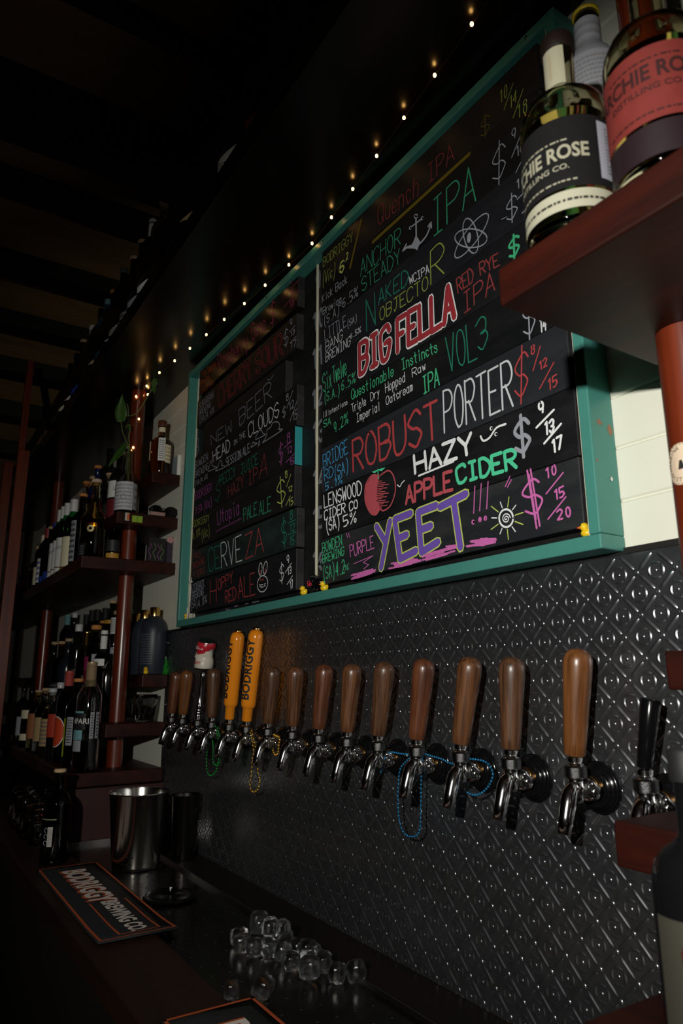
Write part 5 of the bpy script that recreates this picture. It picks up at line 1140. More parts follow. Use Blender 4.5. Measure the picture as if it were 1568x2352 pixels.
GREYL = mat('grey_label', (0.30,0.30,0.33), 0.6); TANL = mat('tan_label', (0.42,0.29,0.14), 0.6); BLKL = mat('black_label', (0.018,0.018,0.02), 0.5); PINKL = mat('magenta_label', (0.30,0.015,0.09), 0.5)
WCAP = mat('white_cap', (0.62,0.62,0.60), 0.45); CCAP = mat('champagne_capsule', (0.42,0.30,0.17), 0.35, 0.4); RCAP = mat('salmon_capsule', (0.42,0.07,0.06), 0.4); GREYP = mat('grey_print', (0.14,0.13,0.15), 0.6)
GRP = 'spirit bottles on the left shelves'
z3, z2, z1, z6, z5, z4 = 1.8622, 2.0412, 2.2162, 1.1152, 1.2732, 1.4432
# --- deep upper shelf, right to left
q = bottle('clear squat bottle of pale spirit with pale cork and round gold emblem', -2.788, -0.280, z3, 0.0475, 0.335, 'squat', G_GOLD, ('cork', mat('pale_cork', (0.50,0.38,0.28), 0.8)), [(0.020,0.070,12,46,BLKL,['~',4,GREYP])], GRP, liquid=(mat('pale_liquor', (0.75,0.55,0.18), 0.02, trans=1.0, ior=1.36), 0.50), hollow=True)
em = MB(); r_ = 0.0482
for k in range(22):
    a0, a1 = 2*math.pi*k/22, 2*math.pi*(k+1)/22
    em.add([(r_*math.sin(D(66)+rr*math.cos(a)/r_), -r_*math.cos(D(66)+rr*math.cos(a)/r_), 0.128+rr*math.sin(a)) for a in (a0, a1) for rr in (0.006, 0.0135)], [(0,1,3,2)], 0)
em.build('round_emblem', mat('emblem_gold', (0.60,0.50,0.22), 0.35, 0.3), q)
bottle('second tier clear bottle with amber label tucked behind the clear squat bottle', -2.738, -0.212, z3, 0.028, 0.165, 'round', G_DARK, ('cap', BLACKP), [(0.010,0.034,20,130,mat('amber_label', (0.50,0.26,0.03), 0.5),None),(0.042,0.085,20,130,BLKL,None)], GRP)
bottle('dark clear square-shouldered bottle with orange cork next to the green bottle', -2.985, -0.285, z3, 0.038, 0.320, 'spirit', G_DARK, ('cork', CORKO), [(0.03,0.20,-30,50,GREYL,['~',7,INK])], GRP)
bottle('green glass bottle with white capsule and cream sprig label', -3.150, -0.285, z3, 0.0385, 0.332, 'tall', G_GREEN, ('foil', WCAP), [(0.025,0.160,-60,72,CREAMP,None),(0.008,0.024,-60,72,LIME,None),(0.0245,0.0305,-60,72.5,mat('brown_band', (0.12,0.03,0.015), 0.6),None)], GRP)
for k, (x_, lb_) in enumerate(((-3.290,'white-labelled green bottle nearest the cream sprig label, first of three alike'),(-3.368,'white-labelled green bottle, middle of three alike on deep shelf'),(-3.446,'white-labelled green bottle, farthest of three alike on deep shelf'))):
    bottle(lb_, x_, -0.285, z3, 0.0360, 0.345, 'tall', G_GREEN, ('foil', WCAP), [(0.020,0.180,-70,76,WHITEP,['RUCHIC',0.020,GREYP,40,0.135]),(0.044,0.049,-70,76,mat('brown_band', (0.12,0.03,0.015), 0.6),None),(0.010,0.0195,-70,76,mat('green_foot_band', (0.03,0.16,0.10), 0.5),None)], GRP)
bottle('sky blue glass bottle beyond the white-labelled trio', -3.545, -0.285, z3, 0.040, 0.300, 'spirit', glass('blue_glass', (0.03,0.16,0.42)), ('cap', BLUEL), [(0.02,0.06,-60,80,BLUEL,None)], GRP)
bottle('dark bottle with blue foot label and pale cork, far along deep upper shelf', -3.640, -0.285, z3, 0.040, 0.300, 'spirit', G_DARK, ('cork', CORK), [(0.02,0.05,-70,80,BLUEL,None),(0.06,0.15,60,80,TANL,None)], GRP)
bottle('dark bottle with red neck capsule on far left of the deep upper shelf', -3.735, -0.285, z3, 0.039, 0.310, 'tall', G_DARK, ('foil', mat('dull_red_capsule', (0.28,0.03,0.04), 0.4)), [(0.03,0.15,-60,80,WHITEP,['~',4,BLUEL])], GRP)
bottle('tall wine bottle with cream neck band on far left of the deep upper shelf', -3.830, -0.285, z3, 0.038, 0.290, 'tall', G_DARK, ('foil', CREAMP), [(0.03,0.12,-60,80,CREAMP,None)], GRP)
bottle('stout clear decanter bottle farthest along the deep upper shelf', -3.950, -0.285, z3, 0.042, 0.250, 'round', G_CLEAR, ('cork', CORK), [], GRP)
# --- upper middle shelf
vb = bottle('clear sloping-neck bottle with ornate grey label holding a vine cutting', -2.690, -0.188, z2, 0.0415, 0.268, 'slope', G_CLEAR, ('none', None), [(0.016,0.128,-50,112,mat('ornate_label', (0.50,0.50,0.52), 0.55, noise=0.35, nscale=260),['~',7,mat('pale_grey_print', (0.27,0.27,0.29), 0.6)]),(0.020,0.124,114,150,GREYL,['~',3,GREYP])], GRP, liquid=(G_GOLD, 0.36), hollow=True)
rl = MB(); rl.tube([(0.0424*math.sin(D(62)+0.010*math.cos(a*0.4)/0.0424), -0.0424*math.cos(D(62)+0.010*math.cos(a*0.4)/0.0424), 0.066+0.010*math.sin(a*0.4)) for a in range(17)], 0.0010, 5); rl.build('seal_ring', GREYP, vb)
bottle('dark bottle with white and maroon label behind the vine bottle', -2.860, -0.178, z2, 0.038, 0.300, 'spirit', BOTBLACK, ('cork', CORK), [(0.105,0.175,-30,80,WHITEP,['IA',0.022,GREYP,62]),(0.02,0.098,-30,80,mat('maroon_label', (0.14,0.012,0.02), 0.5),None)], GRP)
bottle('clear square bottle with cream edge on the upper middle shelf corner', -2.965, -0.186, z2, 0.040, 0.240, 'spirit', G_CLEAR, ('cork', CORK), [(0.02,0.13,85,110,CREAMP,None)], GRP)
bottle('tall black bottle with grey neck band at the back of the upper middle shelf', -3.080, -0.165, z2, 0.038, 0.385, 'cylinder', BOTBLACK, ('cap', BLACKP), [(0.16,0.20,-20,110,GREYL,None)], GRP)
bottle('bottle with dark blue neck and orange cork on the upper middle shelf', -3.230, -0.180, z2, 0.038, 0.345, 'spirit', mat('navy_bottle', (0.008,0.010,0.06), 0.15), ('cork', CORKO), [(0.03,0.16,-30,90,TANL,None)], GRP)
bottle('clear bottle with orange neck label and pale cork on the upper middle shelf', -3.335, -0.175, z2, 0.037, 0.320, 'spirit', G_AMBER, ('cork', CORK), [(0.245,0.295,0,110,mat('orange_neck_label', (0.55,0.20,0.05), 0.5),None)], GRP)
bottle('clear bottle with small orange cork, farthest on the upper middle shelf', -3.475, -0.175, z2, 0.037, 0.330, 'spirit', G_CLEAR, ('cork', CORKO), [], GRP)
# --- topmost shelf
bottle('amber whisky bottle with brown cap and white back label on the topmost shelf', -2.683, -0.062, z1, 0.0445, 0.236, 'round', G_AMBER, ('cap', mat('brown_cap', (0.09,0.025,0.012), 0.5)), [(0.055,0.150,58,92,WHITEP,['~',9,GREYP]),(0.050,0.125,94,128,CREAMP,['~',4,TANL]),(0.060,0.140,-30,8,CREAMP,None),(0.185,0.205,20,120,CREAMP,None)], GRP)
# --- lowest deep shelf
cp = bottle('clear bottle of dark red bitters with pale capsule and blue label ending PARI', -2.655, -0.275, z6, 0.0430, 0.372, 'tall', G_CLEAR, ('foil', CCAP), [(0.142,0.196,-60,66,BLKL,['CAMPARI',0.026,WHITEP,12]),(0.1965,0.203,-60,55,TEALL,None),(0.108,0.140,-60,55,TEALL,None),(0.070,0.106,0,52,GREYL,None),(0.112,0.200,86,104,GREYL,['~',9,INK]),(0.112,0.200,112,132,GREYL,['~',7,INK])], GRP, liquid=(G_RED, 0.27), hollow=True)
bottle('brown cork-stoppered bottle with lime stripe label beside the bitters bottle', -2.868, -0.270, z6, 0.0395, 0.315, 'spirit', G_DARK, ('cork', CORKO), [(0.035,0.170,-15,18,LIME,None),(0.075,0.175,30,66,GREYL,['~',9,INK])], GRP)
ob = bottle('dark bottle with salmon capsule and round orange fruit label', -3.010, -0.275, z6, 0.0400, 0.345, 'tall', G_DARK, ('foil', RCAP), [], GRP)
om = MB()
for rx_, rz_, mi_, dr in ((0.045,0.058,0,0.0006),(0.0415,0.0545,1,0.0010)):
    vs = [((0.040+dr)*math.sin(D(18)+rx_*math.cos(2*math.pi*k/30)*0.9/0.040), -(0.040+dr)*math.cos(D(18)+rx_*math.cos(2*math.pi*k/30)*0.9/0.040), 0.115+rz_*math.sin(2*math.pi*k/30)) for k in range(30)]
    # strips so the label follows the curve
    for k in range(14): om.add([vs[k], vs[k+1], vs[(30-k-1) % 30], vs[(30-k) % 30]], [(0,1,2,3)], mi_, True)
om.build('round_label', [WHITEP, mat('orange_red_label', (0.52,0.055,0.015), 0.5, noise=0.3, nscale=120)], ob)
bottle('dark bottle with plain red-orange label left of the fruit label', -3.165, -0.275, z6, 0.0390, 0.300, 'spirit', BOTBLACK, ('cap', mat('clear_stopper', (0.5,0.5,0.5), 0.2)), [(0.085,0.175,-60,72,mat('vermilion_label', (0.45,0.05,0.025), 0.5),None)], GRP)
bottle('clear bottle with glass stopper on the lowest left shelf', -3.310, -0.275, z6, 0.0390, 0.275, 'round', G_CLEAR, ('cork', mat('glass_stopper', (0.55,0.57,0.56), 0.1)), [(0.04,0.15,-60,70,TANL,['~',6,GREYP])], GRP)
bottle('clear bottle with tan label and cork on the lowest left shelf', -3.470, -0.275, z6, 0.0390, 0.275, 'spirit', G_CLEAR, ('cork', CORK), [(0.05,0.15,-60,78,TANL,None)], GRP)
bottle('olive bottle with orange strip label on the lowest left shelf', -3.640, -0.275, z6, 0.0390, 0.265, 'spirit', G_OLIVE, ('cork', CORK), [(0.05,0.16,-50,80,mat('dull_orange_label', (0.36,0.14,0.06), 0.5),None)], GRP)
bottle('bottle with pale shoulder label near the far end of the lowest left shelf', -3.830, -0.275, z6, 0.0390, 0.270, 'spirit', G_DARK, ('cap', BLACKP), [(0.03,0.06,-50,80,CREAMP,None),(0.13,0.17,-50,80,CREAMP,None)], GRP)
bottle('clear bottle with grey label at the far end of the lowest left shelf', -4.060, -0.275, z6, 0.0400, 0.280, 'spirit', G_CLEAR, ('cap', BLACKP), [(0.04,0.13,-50,80,GREYL,None)], GRP)
# --- lower middle shelf
sb = thing('bottle', 'black square-shouldered liqueur bottle with oval side label behind the round post', 'bottle', (-2.838, -0.156, z5), (0,0,0), GRP)
bx_ = MB(); w_ = 0.0325
lay = [(w_*0.94,0.0),(w_,0.006),(w_,0.165),(w_*0.95,0.182),(w_*0.78,0.203),(w_*0.5,0.222),(0.014,0.236),(0.0125,0.25),(0.0125,0.285)]
vs = []; fs = []; N_ = 24
for r2, z_ in lay:
    for k in range(N_):
        a = 2*math.pi*k/N_; p_ = 6 if r2 > 0.02 else 2.0; c_, s_ = math.cos(a), math.sin(a); d_ = (abs(c_)**p_+abs(s_)**p_)**(-1/p_); vs.append((r2*d_*c_, r2*d_*s_, z_))
for j in range(len(lay)-1):
    for k in range(N_): k2 = (k+1) % N_; fs.append((j*N_+k, j*N_+k2, (j+1)*N_+k2, (j+1)*N_+k))
fs.append(tuple(range(N_-1,-1,-1))); fs.append(tuple((len(lay)-1)*N_+k for k in range(N_)))
bx_.add(vs, fs, 0, True); bx_.build('glass', BOTBLACK, sb, auto=50)
MB().lathe([(0.0150,0.275),(0.0155,0.278),(0.0155,0.306),(0.0140,0.309),(1e-5,0.309)], 20).build('cap', BLACKP, sb, auto=50)
MB().lathe([(0.0130,0.250),(0.0134,0.251),(0.0134,0.274)], 20).build('neck_band', GREYL, sb)
ov = MB(); ov.add([(0.0145*math.cos(2*math.pi*k/28)**1, -w_-0.0006, 0.075+0.048*math.copysign(abs(math.sin(2*math.pi*k/28))**0.6, math.sin(2*math.pi*k/28))) for k in range(28)], [tuple(range(28))], 0)
oo = ov.build('oval_label', CREAMP, sb); op = MB()
for zz_ in (0.052,0.066,0.082,0.100): op.box(-0.008, 0.008, -w_-0.0009, -w_-0.0007, zz_, zz_+0.008)
op.build('label_print', INK, oo)
bottle('tall dark bottle with white-topped label left of the black square bottle', -2.935, -0.170, z5, 0.0370, 0.345, 'spirit', G_DARK, ('foil', WHITEP), [(0.205,0.232,-50,86,WHITEP,None),(0.03,0.2,78,90,TANL,None),(0.02,0.06,-50,86,mat('maroon_label', (0.14,0.012,0.02), 0.5),None)], GRP)
bottle('clear tall bottle with amber cork and grey neck label on lower middle shelf', -3.075, -0.170, z5, 0.0380, 0.375, 'cylinder', G_DARK, ('cork', CORKO), [(0.02,0.20,-40,60,mat('maroon_label', (0.14,0.012,0.02), 0.5),None),(0.19,0.245,-60,40,PINKL,None),(0.205,0.255,60,110,GREYL,None)], GRP)
bottle('bottle with gold foil neck and white cap on the lower middle shelf', -3.235, -0.170, z5, 0.0380, 0.360, 'tall', G_OLIVE, ('foil', GOLD), [(0.03,0.17,-50,80,BLKL,['~',6,GREYP])], GRP)
bottle('tall slim black bottle with pale neck ring on the lower middle shelf', -3.400, -0.170, z5, 0.0370, 0.400, 'cylinder', BOTBLACK, ('cap', WCAP), [(0.05,0.2,-40,80,BLKL,['~',10,GREYP])], GRP)
bottle('dark bottle with flat pale cork near the far end of lower middle shelf', -3.590, -0.170, z5, 0.0400, 0.345, 'spirit', mat('slate_blue_bottle', (0.012,0.016,0.024), 0.2), ('cork', CORK), [], GRP)
bottle('maroon bottle with pale cork on the lower middle shelf', -3.755, -0.170, z5, 0.0380, 0.340, 'spirit', G_RED, ('cork', CORK), [(0.03,0.14,-50,80,BLKL,['~',7,GREYP])], GRP)
bottle('black bottle with brown cork, farthest on the lower middle shelf', -3.930, -0.170, z5, 0.0380, 0.345, 'spirit', BOTBLACK, ('cork', CORK), [], GRP)
# --- narrow lower shelf against the wall
NAVY = mat('matt_navy_bottle', (0.020,0.026,0.036), 0.42)
bj = bottle('big matt dark blue bottle with gold cap on the narrow lower shelf', -2.668, -0.054, z4, 0.0510, 0.250, 'jug', NAVY, ('cap', GOLD), [], GRP, seg=40)
fp = MB(); fine_print(fp, 0.0516, D(10), D(72), 0.035, 0.150, 13, 0, 4); fp.build('label_print', mat('faint_print', (0.07,0.085,0.10), 0.5), bj)
bottle('second matt dark blue bottle with gold cap, behind the big one', -2.790, -0.054, z4, 0.0480, 0.250, 'jug', NAVY, ('cap', GOLD), [], GRP, seg=32)
bottle('third matt dark blue bottle with gold cap, hidden by the round post', -2.905, -0.054, z4, 0.0480, 0.245, 'jug', NAVY, ('cap', GOLD), [], GRP, seg=32)
bottle('dark green bottle beside the round post on the narrow lower shelf', -3.010, -0.056, z4, 0.0370, 0.330, 'tall', G_GREEN, ('cap', mat('green_cap', (0.01,0.12,0.03), 0.4)), [], GRP)
bottle('cork-topped bottle with big white neck label on the narrow lower shelf', -3.150, -0.056, z4, 0.0370, 0.345, 'tall', G_DARK, ('cork', CORK), [(0.175,0.245,-40,120,WHITEP,['~',8,GREYP]),(0.255,0.275,0,110,TANL,None)], GRP)
bottle('cork-topped dark bottle left of the white neck label', -3.285, -0.056, z4, 0.0370, 0.335, 'spirit', G_DARK, ('cork', CORK), [(0.225,0.245,0,110,mat('amber_label', (0.5,0.26,0.03), 0.5),None)], GRP)
for k, (x_, lb_) in enumerate(((-3.40,'wine bottle with black capsule nearest the corks on the narrow lower shelf'),(-3.55,'wine bottle with black capsule, second on the narrow lower shelf'),(-3.66,'wine bottle with black capsule, third on the narrow lower shelf'),(-3.78,'wine bottle with black capsule, farthest on the narrow lower shelf'))):
    bottle(lb_, x_, -0.056, z4, 0.0365, 0.310+0.006*(k % 3), 'tall', BOTBLACK, ('foil', BLACKM), [(0.05,0.15,-40,90,GREYL,None)] if k else [(0.235,0.25,0,110,CORKO,None)], GRP)
bottle('bottle with white cap and dark neck far along the narrow lower shelf', -4.06, -0.056, z4, 0.0370, 0.340, 'spirit', BOTBLACK, ('cap', WCAP), [], GRP)
bottle('bottle with pale teal capsule far along the narrow lower shelf', -4.24, -0.056, z4, 0.0370, 0.345, 'tall', G_DARK, ('foil', TEALL), [], GRP)
# --- on the counter
cb = bottle('empty clear bottle with cork and barcode label standing by the bar mat', -2.372, -0.412, 0.8995, 0.0385, 0.262, 'spirit', G_DARK, ('cork', CORK), [(0.050,0.104,46,68,mat('barcode_label', (0.42,0.40,0.33), 0.6),None),(0.122,0.126,-20,80,mat('faint_olive_line', (0.16,0.16,0.08), 0.5),None)], GRP)
bc = MB(); rr = random.Random(3)
z_ = 0.056
while z_ < 0.098:
    h_ = rr.choice((0.0008,0.0014,0.002)); patch(bc, 0.0396, D(49), D(65), z_, z_+h_, 0, 3); z_ += h_+rr.choice((0.001,0.0014))
for zc_ in (0.060,0.078,0.095): bc.tube([(0.0394*math.sin(D(38)+0.006*math.cos(a)/0.0394), -0.0394*math.cos(D(38)+0.006*math.cos(a)/0.0394), zc_+0.006*math.sin(a)) for a in [k*0.6 for k in range(9)]], 0.0008, 5)
bc.build('barcode_print', GREYL, cb)
# --- overhead shelf
OG = 'bottles on the overhead shelf'; zo = 2.6452
for x_, r_, h_, gm_, cap_, labs, lb_ in ((-1.05,0.040,0.30,G_OLIVE,('cap',BLACKP),[(0.02,0.12,10,110,GREYL,None)],'greenish bottle at the right end of the overhead row'),
 (-1.175,0.038,0.30,G_AMBER,('cap',BLACKP),[(0.02,0.12,10,110,mat('dark_brown_label', (0.06,0.022,0.012), 0.5),None)],'brown-labelled bottle second from the right on the overhead shelf'),
 (-1.305,0.038,0.30,G_AMBER,('cap',BLACKP),[(0.02,0.12,10,110,mat('rust_label', (0.12,0.03,0.015), 0.5),None)],'rust-labelled bottle right of the big white label, overhead shelf'),
 (-1.445,0.046,0.25,BOTBLACK,('cap',BLACKP),[(0.012,0.118,-20,122,mat('big_white_label', (0.62,0.58,0.50), 0.55),['~',10,None])],'bottle with large bright white label on the overhead shelf'),
 (-1.60,0.038,0.30,BOTBLACK,('cap',BLACKP),[],'plain black bottle left of the big white label, overhead shelf'),
 (-1.745,0.038,0.29,G_AMBER,('cap',BLACKP),[(0.05,0.12,10,110,TANL,None)],'tan-labelled amber bottle in the middle of the overhead shelf'),
 (-1.865,0.036,0.29,BOTBLACK,('cap',BLACKP),[(0.08,0.09,40,80,TEALL,None)],'black bottle with small teal mark on the overhead shelf'),
 (-2.030,0.038,0.325,G_CLEAR,('cork',CORK),[],'clear bottle with wide cork rising above the overhead rail'),
 (-2.150,0.038,0.325,G_DARK,('foil',WHITEP),[(0.03,0.12,0,110,WHITEP,None),(0.085,0.09,0,110.5,REDL,None)],'bottle with white label crossed by a red line, overhead shelf'),
 (-2.265,0.038,0.31,G_DARK,('cork',CORK),[(0.03,0.13,0,110,GREYL,None)],'grey-labelled bottle with cork on the overhead shelf'),
 (-2.365,0.037,0.30,G_DARK,('cork',CORK),[(0.03,0.13,0,110,mat('mauve_label', (0.20,0.17,0.19), 0.6),['~',5,INK])],'mauve-labelled bottle left of the grey label, overhead shelf'),
 (-2.505,0.038,0.33,G_DARK,('cap',mat('smoky_cap', (0.1,0.1,0.1), 0.3)),[(0.075,0.14,0,110,WHITEP,None),(0.03,0.070,0,110,mat('striped_label', (0.35,0.33,0.28), 0.6),['~',5,INK])],'bottle with striped white label on the overhead shelf'),
 (-2.640,0.038,0.30,BOTBLACK,('cork',CORKO),[(0.06,0.10,40,80,GREYL,['O',0.03,INK])],'black bottle with grey ring logo on the overhead shelf'),
 (-2.740,0.036,0.31,mat('teal_bottle', (0.01,0.05,0.07), 0.2),('cap',TEALL),[],'dark teal bottle with teal cap on the overhead shelf'),
 (-2.850,0.037,0.32,BOTBLACK,('cap',BLACKP),[(0.05,0.115,0,110,mat('pale_tan_label', (0.40,0.30,0.20), 0.6),['~',3,TANL])],'black bottle with pale tan label on the overhead shelf'),
 (-3.000,0.038,0.31,G_CLEAR,('cap',WCAP),[],'clear bottle with white cap far along the overhead shelf'),
 (-3.160,0.038,0.31,G_DARK,('cork',CORK),[(0.03,0.12,0,110,BLUEL,None)],'blue-labelled bottle far along the overhead shelf'),
 (-3.300,0.038,0.30,G_DARK,('cap',BLACKP),[(0.05,0.13,0,110,WHITEP,None)],'white-labelled bottle near the far end of the overhead row'),
 (-3.430,0.038,0.30,G_RED,('cap',BLACKP),[(0.04,0.13,0,110,CREAMP,None)],'cream-labelled red bottle at the far left end of the overhead row')):
    labs = [(a, b, c, d, e, (f if not f or f[0] != '~' or f[2] else None)) for a, b, c, d, e, f in labs]
    bt_ = bottle(lb_, x_, -0.303 if r_ < 0.045 else -0.297, zo, r_, h_, 'spirit', gm_, cap_, labs, OG, seg=22)
    if 'large bright' in lb_:
        lm = MB(); patch(lm, r_+0.0012, D(60), D(61.5), 0.094, 0.118, 0, 2); patch(lm, r_+0.0012, D(-20), D(122), 0.113, 0.115, 0, 14); patch(lm, r_+0.0012, D(-20), D(122), 0.015, 0.0165, 0, 14); fine_print(lm, r_+0.0012, D(0), D(60), 0.018, 0.034, 2, 0, 2)
        lm.build('label_print', INK, bt_)

# --- right shelf: the two squat label bottles and the white one behind
ARG = 'squat spirit bottles on the right shelf'
def squat(label, x, y, z, lab, ink, bandm, strip, wording, a_c, band, zt, ltop):
    t = thing('bottle', label, 'bottle', (x, y, z), (0,0,0), ARG); r = 0.0475; h = 0.260
    MB().lathe([(max(1e-5, f*r), fz*h) for f, fz in SH['round']], 48).lathe([(max(1e-5, f*r-0.003), max(0.008, fz*h-0.001)) for f, fz in reversed(SH['round'])], 48).build('glass', glass('straw_glass', (0.90,0.86,0.62)), t)
    MB().lathe([(1e-5,0.0085),(r*0.9,0.0085),(r*0.925,0.02),(r*0.925,0.132),(1e-5,0.132)], 40).build('drink', mat('straw_spirit', (0.80,0.66,0.30), 0.02, trans=1.0, ior=1.36), t)
    MB().lathe([(0.0180,0.239),(0.0184,0.240),(0.0184,0.257),(0.0170,0.260),(1e-5,0.260)], 28).build('cap', mat('ribbed_brown_cap', (0.012,0.006,0.0045), 0.5, bump=0.4, nscale=500), t, auto=50)
    m_ = MB(); patch(m_, r+0.0005, D(-115), D(110), band[1]+0.003, ltop, 0, 40); L = m_.build('label', lab, t)
    tm = MB(); cyl_font(tm, wording, 0.0225, r+0.0009, D(a_c), zt, 0, 0.0006, 0.80); cyl_font(tm, 'DISTILLING CO.', 0.0085, r+0.0009, D(a_c), zt-0.0165, 0, 0.0001, 1.15)
    fine_print(tm, r+0.0009, D(a_c-42), D(a_c+42), zt+0.0125, zt+0.0165, 1, 0, 1); fine_print(tm, r+0.0009, D(a_c-50), D(a_c+50), band[1]+0.009, band[1]+0.013, 1, 0, 2); tm.build('label_lettering', ink, L)
    m_ = MB(); patch(m_, r+0.0004, D(-130), D(122), band[0], band[1], 0, 40); B_ = m_.build('base_band', bandm, t)
    if strip:
        m_ = MB(); patch(m_, r+0.0012, D(76), D(104), band[1]+0.012, ltop-0.006, 0, 8); S_ = m_.build('side_label', mat('lilac_label', (0.30,0.30,0.35), 0.6), t)
        tm = MB(); fine_print(tm, r+0.0016, D(85), D(92), band[1]+0.018, ltop-0.012, 14, 0, 5); tm.build('label_print', GREYP, S_)
        tm = MB(); fine_print(tm, r+0.0008, D(-60), D(80), band[0]+0.007, band[0]+0.013, 1, 0, 7); tm.build('band_print', INK, B_)
        m_ = MB(); patch(m_, 0.0166, D(-35), D(58), 0.189, 0.2385, 0, 12); N_ = m_.build('neck_label', mat('dim_cream_paper', (0.40,0.38,0.27), 0.6), t)
        tm = MB(); fine_print(tm, 0.0169, D(-2), D(10), 0.197, 0.231, 9, 0, 9); tm.build('label_print', TANL, N_)
    return t
squat('squat bottle with black front label, cream base band and white neck label', -0.417, -0.347, 1.8577, mat('charcoal_label', (0.0080,0.0080,0.0085), 0.8, spec=0.15, noise=0.25, nscale=200), mat('cream_ink', (0.30,0.29,0.21), 0.6), mat('cream_band', (0.36,0.35,0.26), 0.6), True, 'ARCHIE ROSE', -2, (0.0127,0.0335), 0.077, 0.119)
squat('squat bottle with red front label at the right edge', -0.314, -0.340, 1.8577, mat('brick_red_label', (0.15,0.022,0.018), 0.7, spec=0.25, noise=0.22, nscale=60), mat('dark_red_ink', (0.028,0.006,0.006), 0.6), mat('purple_band', (0.014,0.006,0.009), 0.5), False, 'ARCHIE ROSE', 16, (0.008,0.041), 0.094, 0.122)
wb = bottle('tall white-labelled bottle with black cap standing behind the squat bottles', -0.498, -0.170, 2.0367, 0.0385, 0.302, 'tall', mat('white_bottle_glaze', (0.32,0.33,0.36), 0.35), ('cap', BLACKP), [(0.02,0.205,-60,130,mat('white_back_label', (0.34,0.35,0.38), 0.6),['~',24,mat('pale_grey_print', (0,0,0))]),(0.232,0.284,-60,130,mat('white_neck_label', (0.34,0.35,0.38), 0.6),['~',3,mat('pale_grey_print', (0,0,0))])], ARG)
MB().lathe([(0.0184,0.2985),(0.0188,0.2995),(0.0188,0.3025),(0.0170,0.3030)], 20).build('yellow_ring', mat('yellow_ring_plastic', (0.5,0.36,0.02), 0.4), wb)
db = bottle('dark wine bottle in the right foreground, lower right corner', -0.388, -0.298, 1.1152, 0.0385, 0.245, 'round', BOTBLACK, ('cap', BLACKM), [(0.03,0.115,-30,80,mat('murky_label', (0.05,0.048,0.035), 0.6),None)], None)
rs = MB()
for zc_, ax in ((0.09,0.4),(0.06,0.5)): rs.tube([(0.0394*math.sin(ax+0.011*math.cos(k*0.5)/0.039), -0.0394*math.cos(ax+0.011*math.cos(k*0.5)/0.039), zc_+0.012*math.sin(k*0.5)) for k in range(11)], 0.0022, 6)
rs.build('red_print', mat('dull_red_print', (0.10,0.014,0.008), 0.6), db)
# round sticker on the right post
st = thing('sticker', 'round cream sticker with ring of lettering on the right post', 'sticker', (-0.419, -0.165, 1.648))
m_ = MB(); R_ = 0.0300; a_c = D(-6)
def onpost(u, v, d=0.0): a = a_c+u/R_; return ((R_+d)*math.sin(a), -(R_+d)*math.cos(a), v)
N_ = 24
for k in range(N_):
    for j in range(3):
        r0, r1 = 0.0235*j/3, 0.0235*(j+1)/3; t0, t1 = 2*math.pi*k/N_, 2*math.pi*(k+1)/N_
        m_.add([onpost(r0*math.cos(t0), r0*math.sin(t0)), onpost(r1*math.cos(t0), r1*math.sin(t0)), onpost(r1*math.cos(t1), r1*math.sin(t1)), onpost(r0*math.cos(t1), r0*math.sin(t1))], [(0,1,2,3)])
ds = m_.build('paper_disc', mat('sticker_paper', (0.66,0.52,0.38), 0.6), st)
tm = MB()
for wd_, a_s, dirn in (('IMAGINA', 3.35, -1), ('DISTIL', 3.75, 1)):
    for k, chh in enumerate(wd_):
        ang = a_s+dirn*k*0.27; vs, fs = fontmesh(chh, 0.0068)
        rt_ = ang-math.pi/2 if dirn < 0 else ang+math.pi/2
        out = []
        for x_, y_, _ in vs:
            u = 0.0178*math.cos(ang)+x_*math.cos(rt_)-y_*math.sin(rt_); v = 0.0178*math.sin(ang)+x_*math.sin(rt_)+y_*math.cos(rt_); out.append(onpost(u, v, 0.0003))
        tm.add(out, fs)
for k in range(30):
    t0, t1 = 2*math.pi*k/30, 2*math.pi*(k+0.6)/30
    tm.add([onpost(rr*math.cos(t), rr*math.sin(t), 0.0003) for t in (t0, t1) for rr in (0.0218, 0.0224)], [(0,1,3,2)])
tm.box(0,0,0,0,0,0) if False else None
for a, b_ in ((-0.004,0.004),): tm.add([onpost(a, -0.006, 0.0003), onpost(b_, -0.006, 0.0003), onpost(b_*0.4, 0.004, 0.0003), onpost(a*0.4, 0.004, 0.0003)], [(0,1,2,3)])
tm.build('ring_lettering', INK, ds)

# ------------------------------------------------------------------ vine cutting
vn = thing('vine_cutting', 'trailing green vine cutting growing out of the sloping-neck bottle', 'plant', (-2.690, -0.188, z2))
LEAF = mat('vine_leaf', (0.045,0.11,0.018), 0.45); STEM = mat('vine_stem', (0.16,0.20,0.05), 0.5)
def leaf(base, tip, wd, nrm, label=None):
    b = Vector(base); t = Vector(tip); ax = t-b; L = ax.length; ax.normalize(); nv = Vector(nrm).normalized(); sd = ax.cross(nv).normalized(); up = sd.cross(ax)
    m_ = MB(); vs = []; n = 9; Wp = [0.0,0.62,0.95,1.0,0.92,0.76,0.55,0.34,0.15,0.0]
    for i in range(n+1):
        s_ = i/n
        for k in (-1, -0.5, 0, 0.5, 1):
            p_ = b+ax*(L*s_-(0.08*L*abs(k) if i == 1 else 0))+sd*(wd*Wp[i]*k)+up*(0.12*wd*abs(k)*2-0.10*L*s_*s_); vs.append(p_)
    fs = [(i*5+j, i*5+j+1, (i+1)*5+j+1, (i+1)*5+j) for i in range(n) for j in range(4)]
    m_.add(vs, fs, 0, True); o = m_.build('leaf', LEAF, vn); sol = o.modifiers.new('thick', 'SOLIDIFY'); sol.thickness = 0.0008; return o
sm_ = MB()
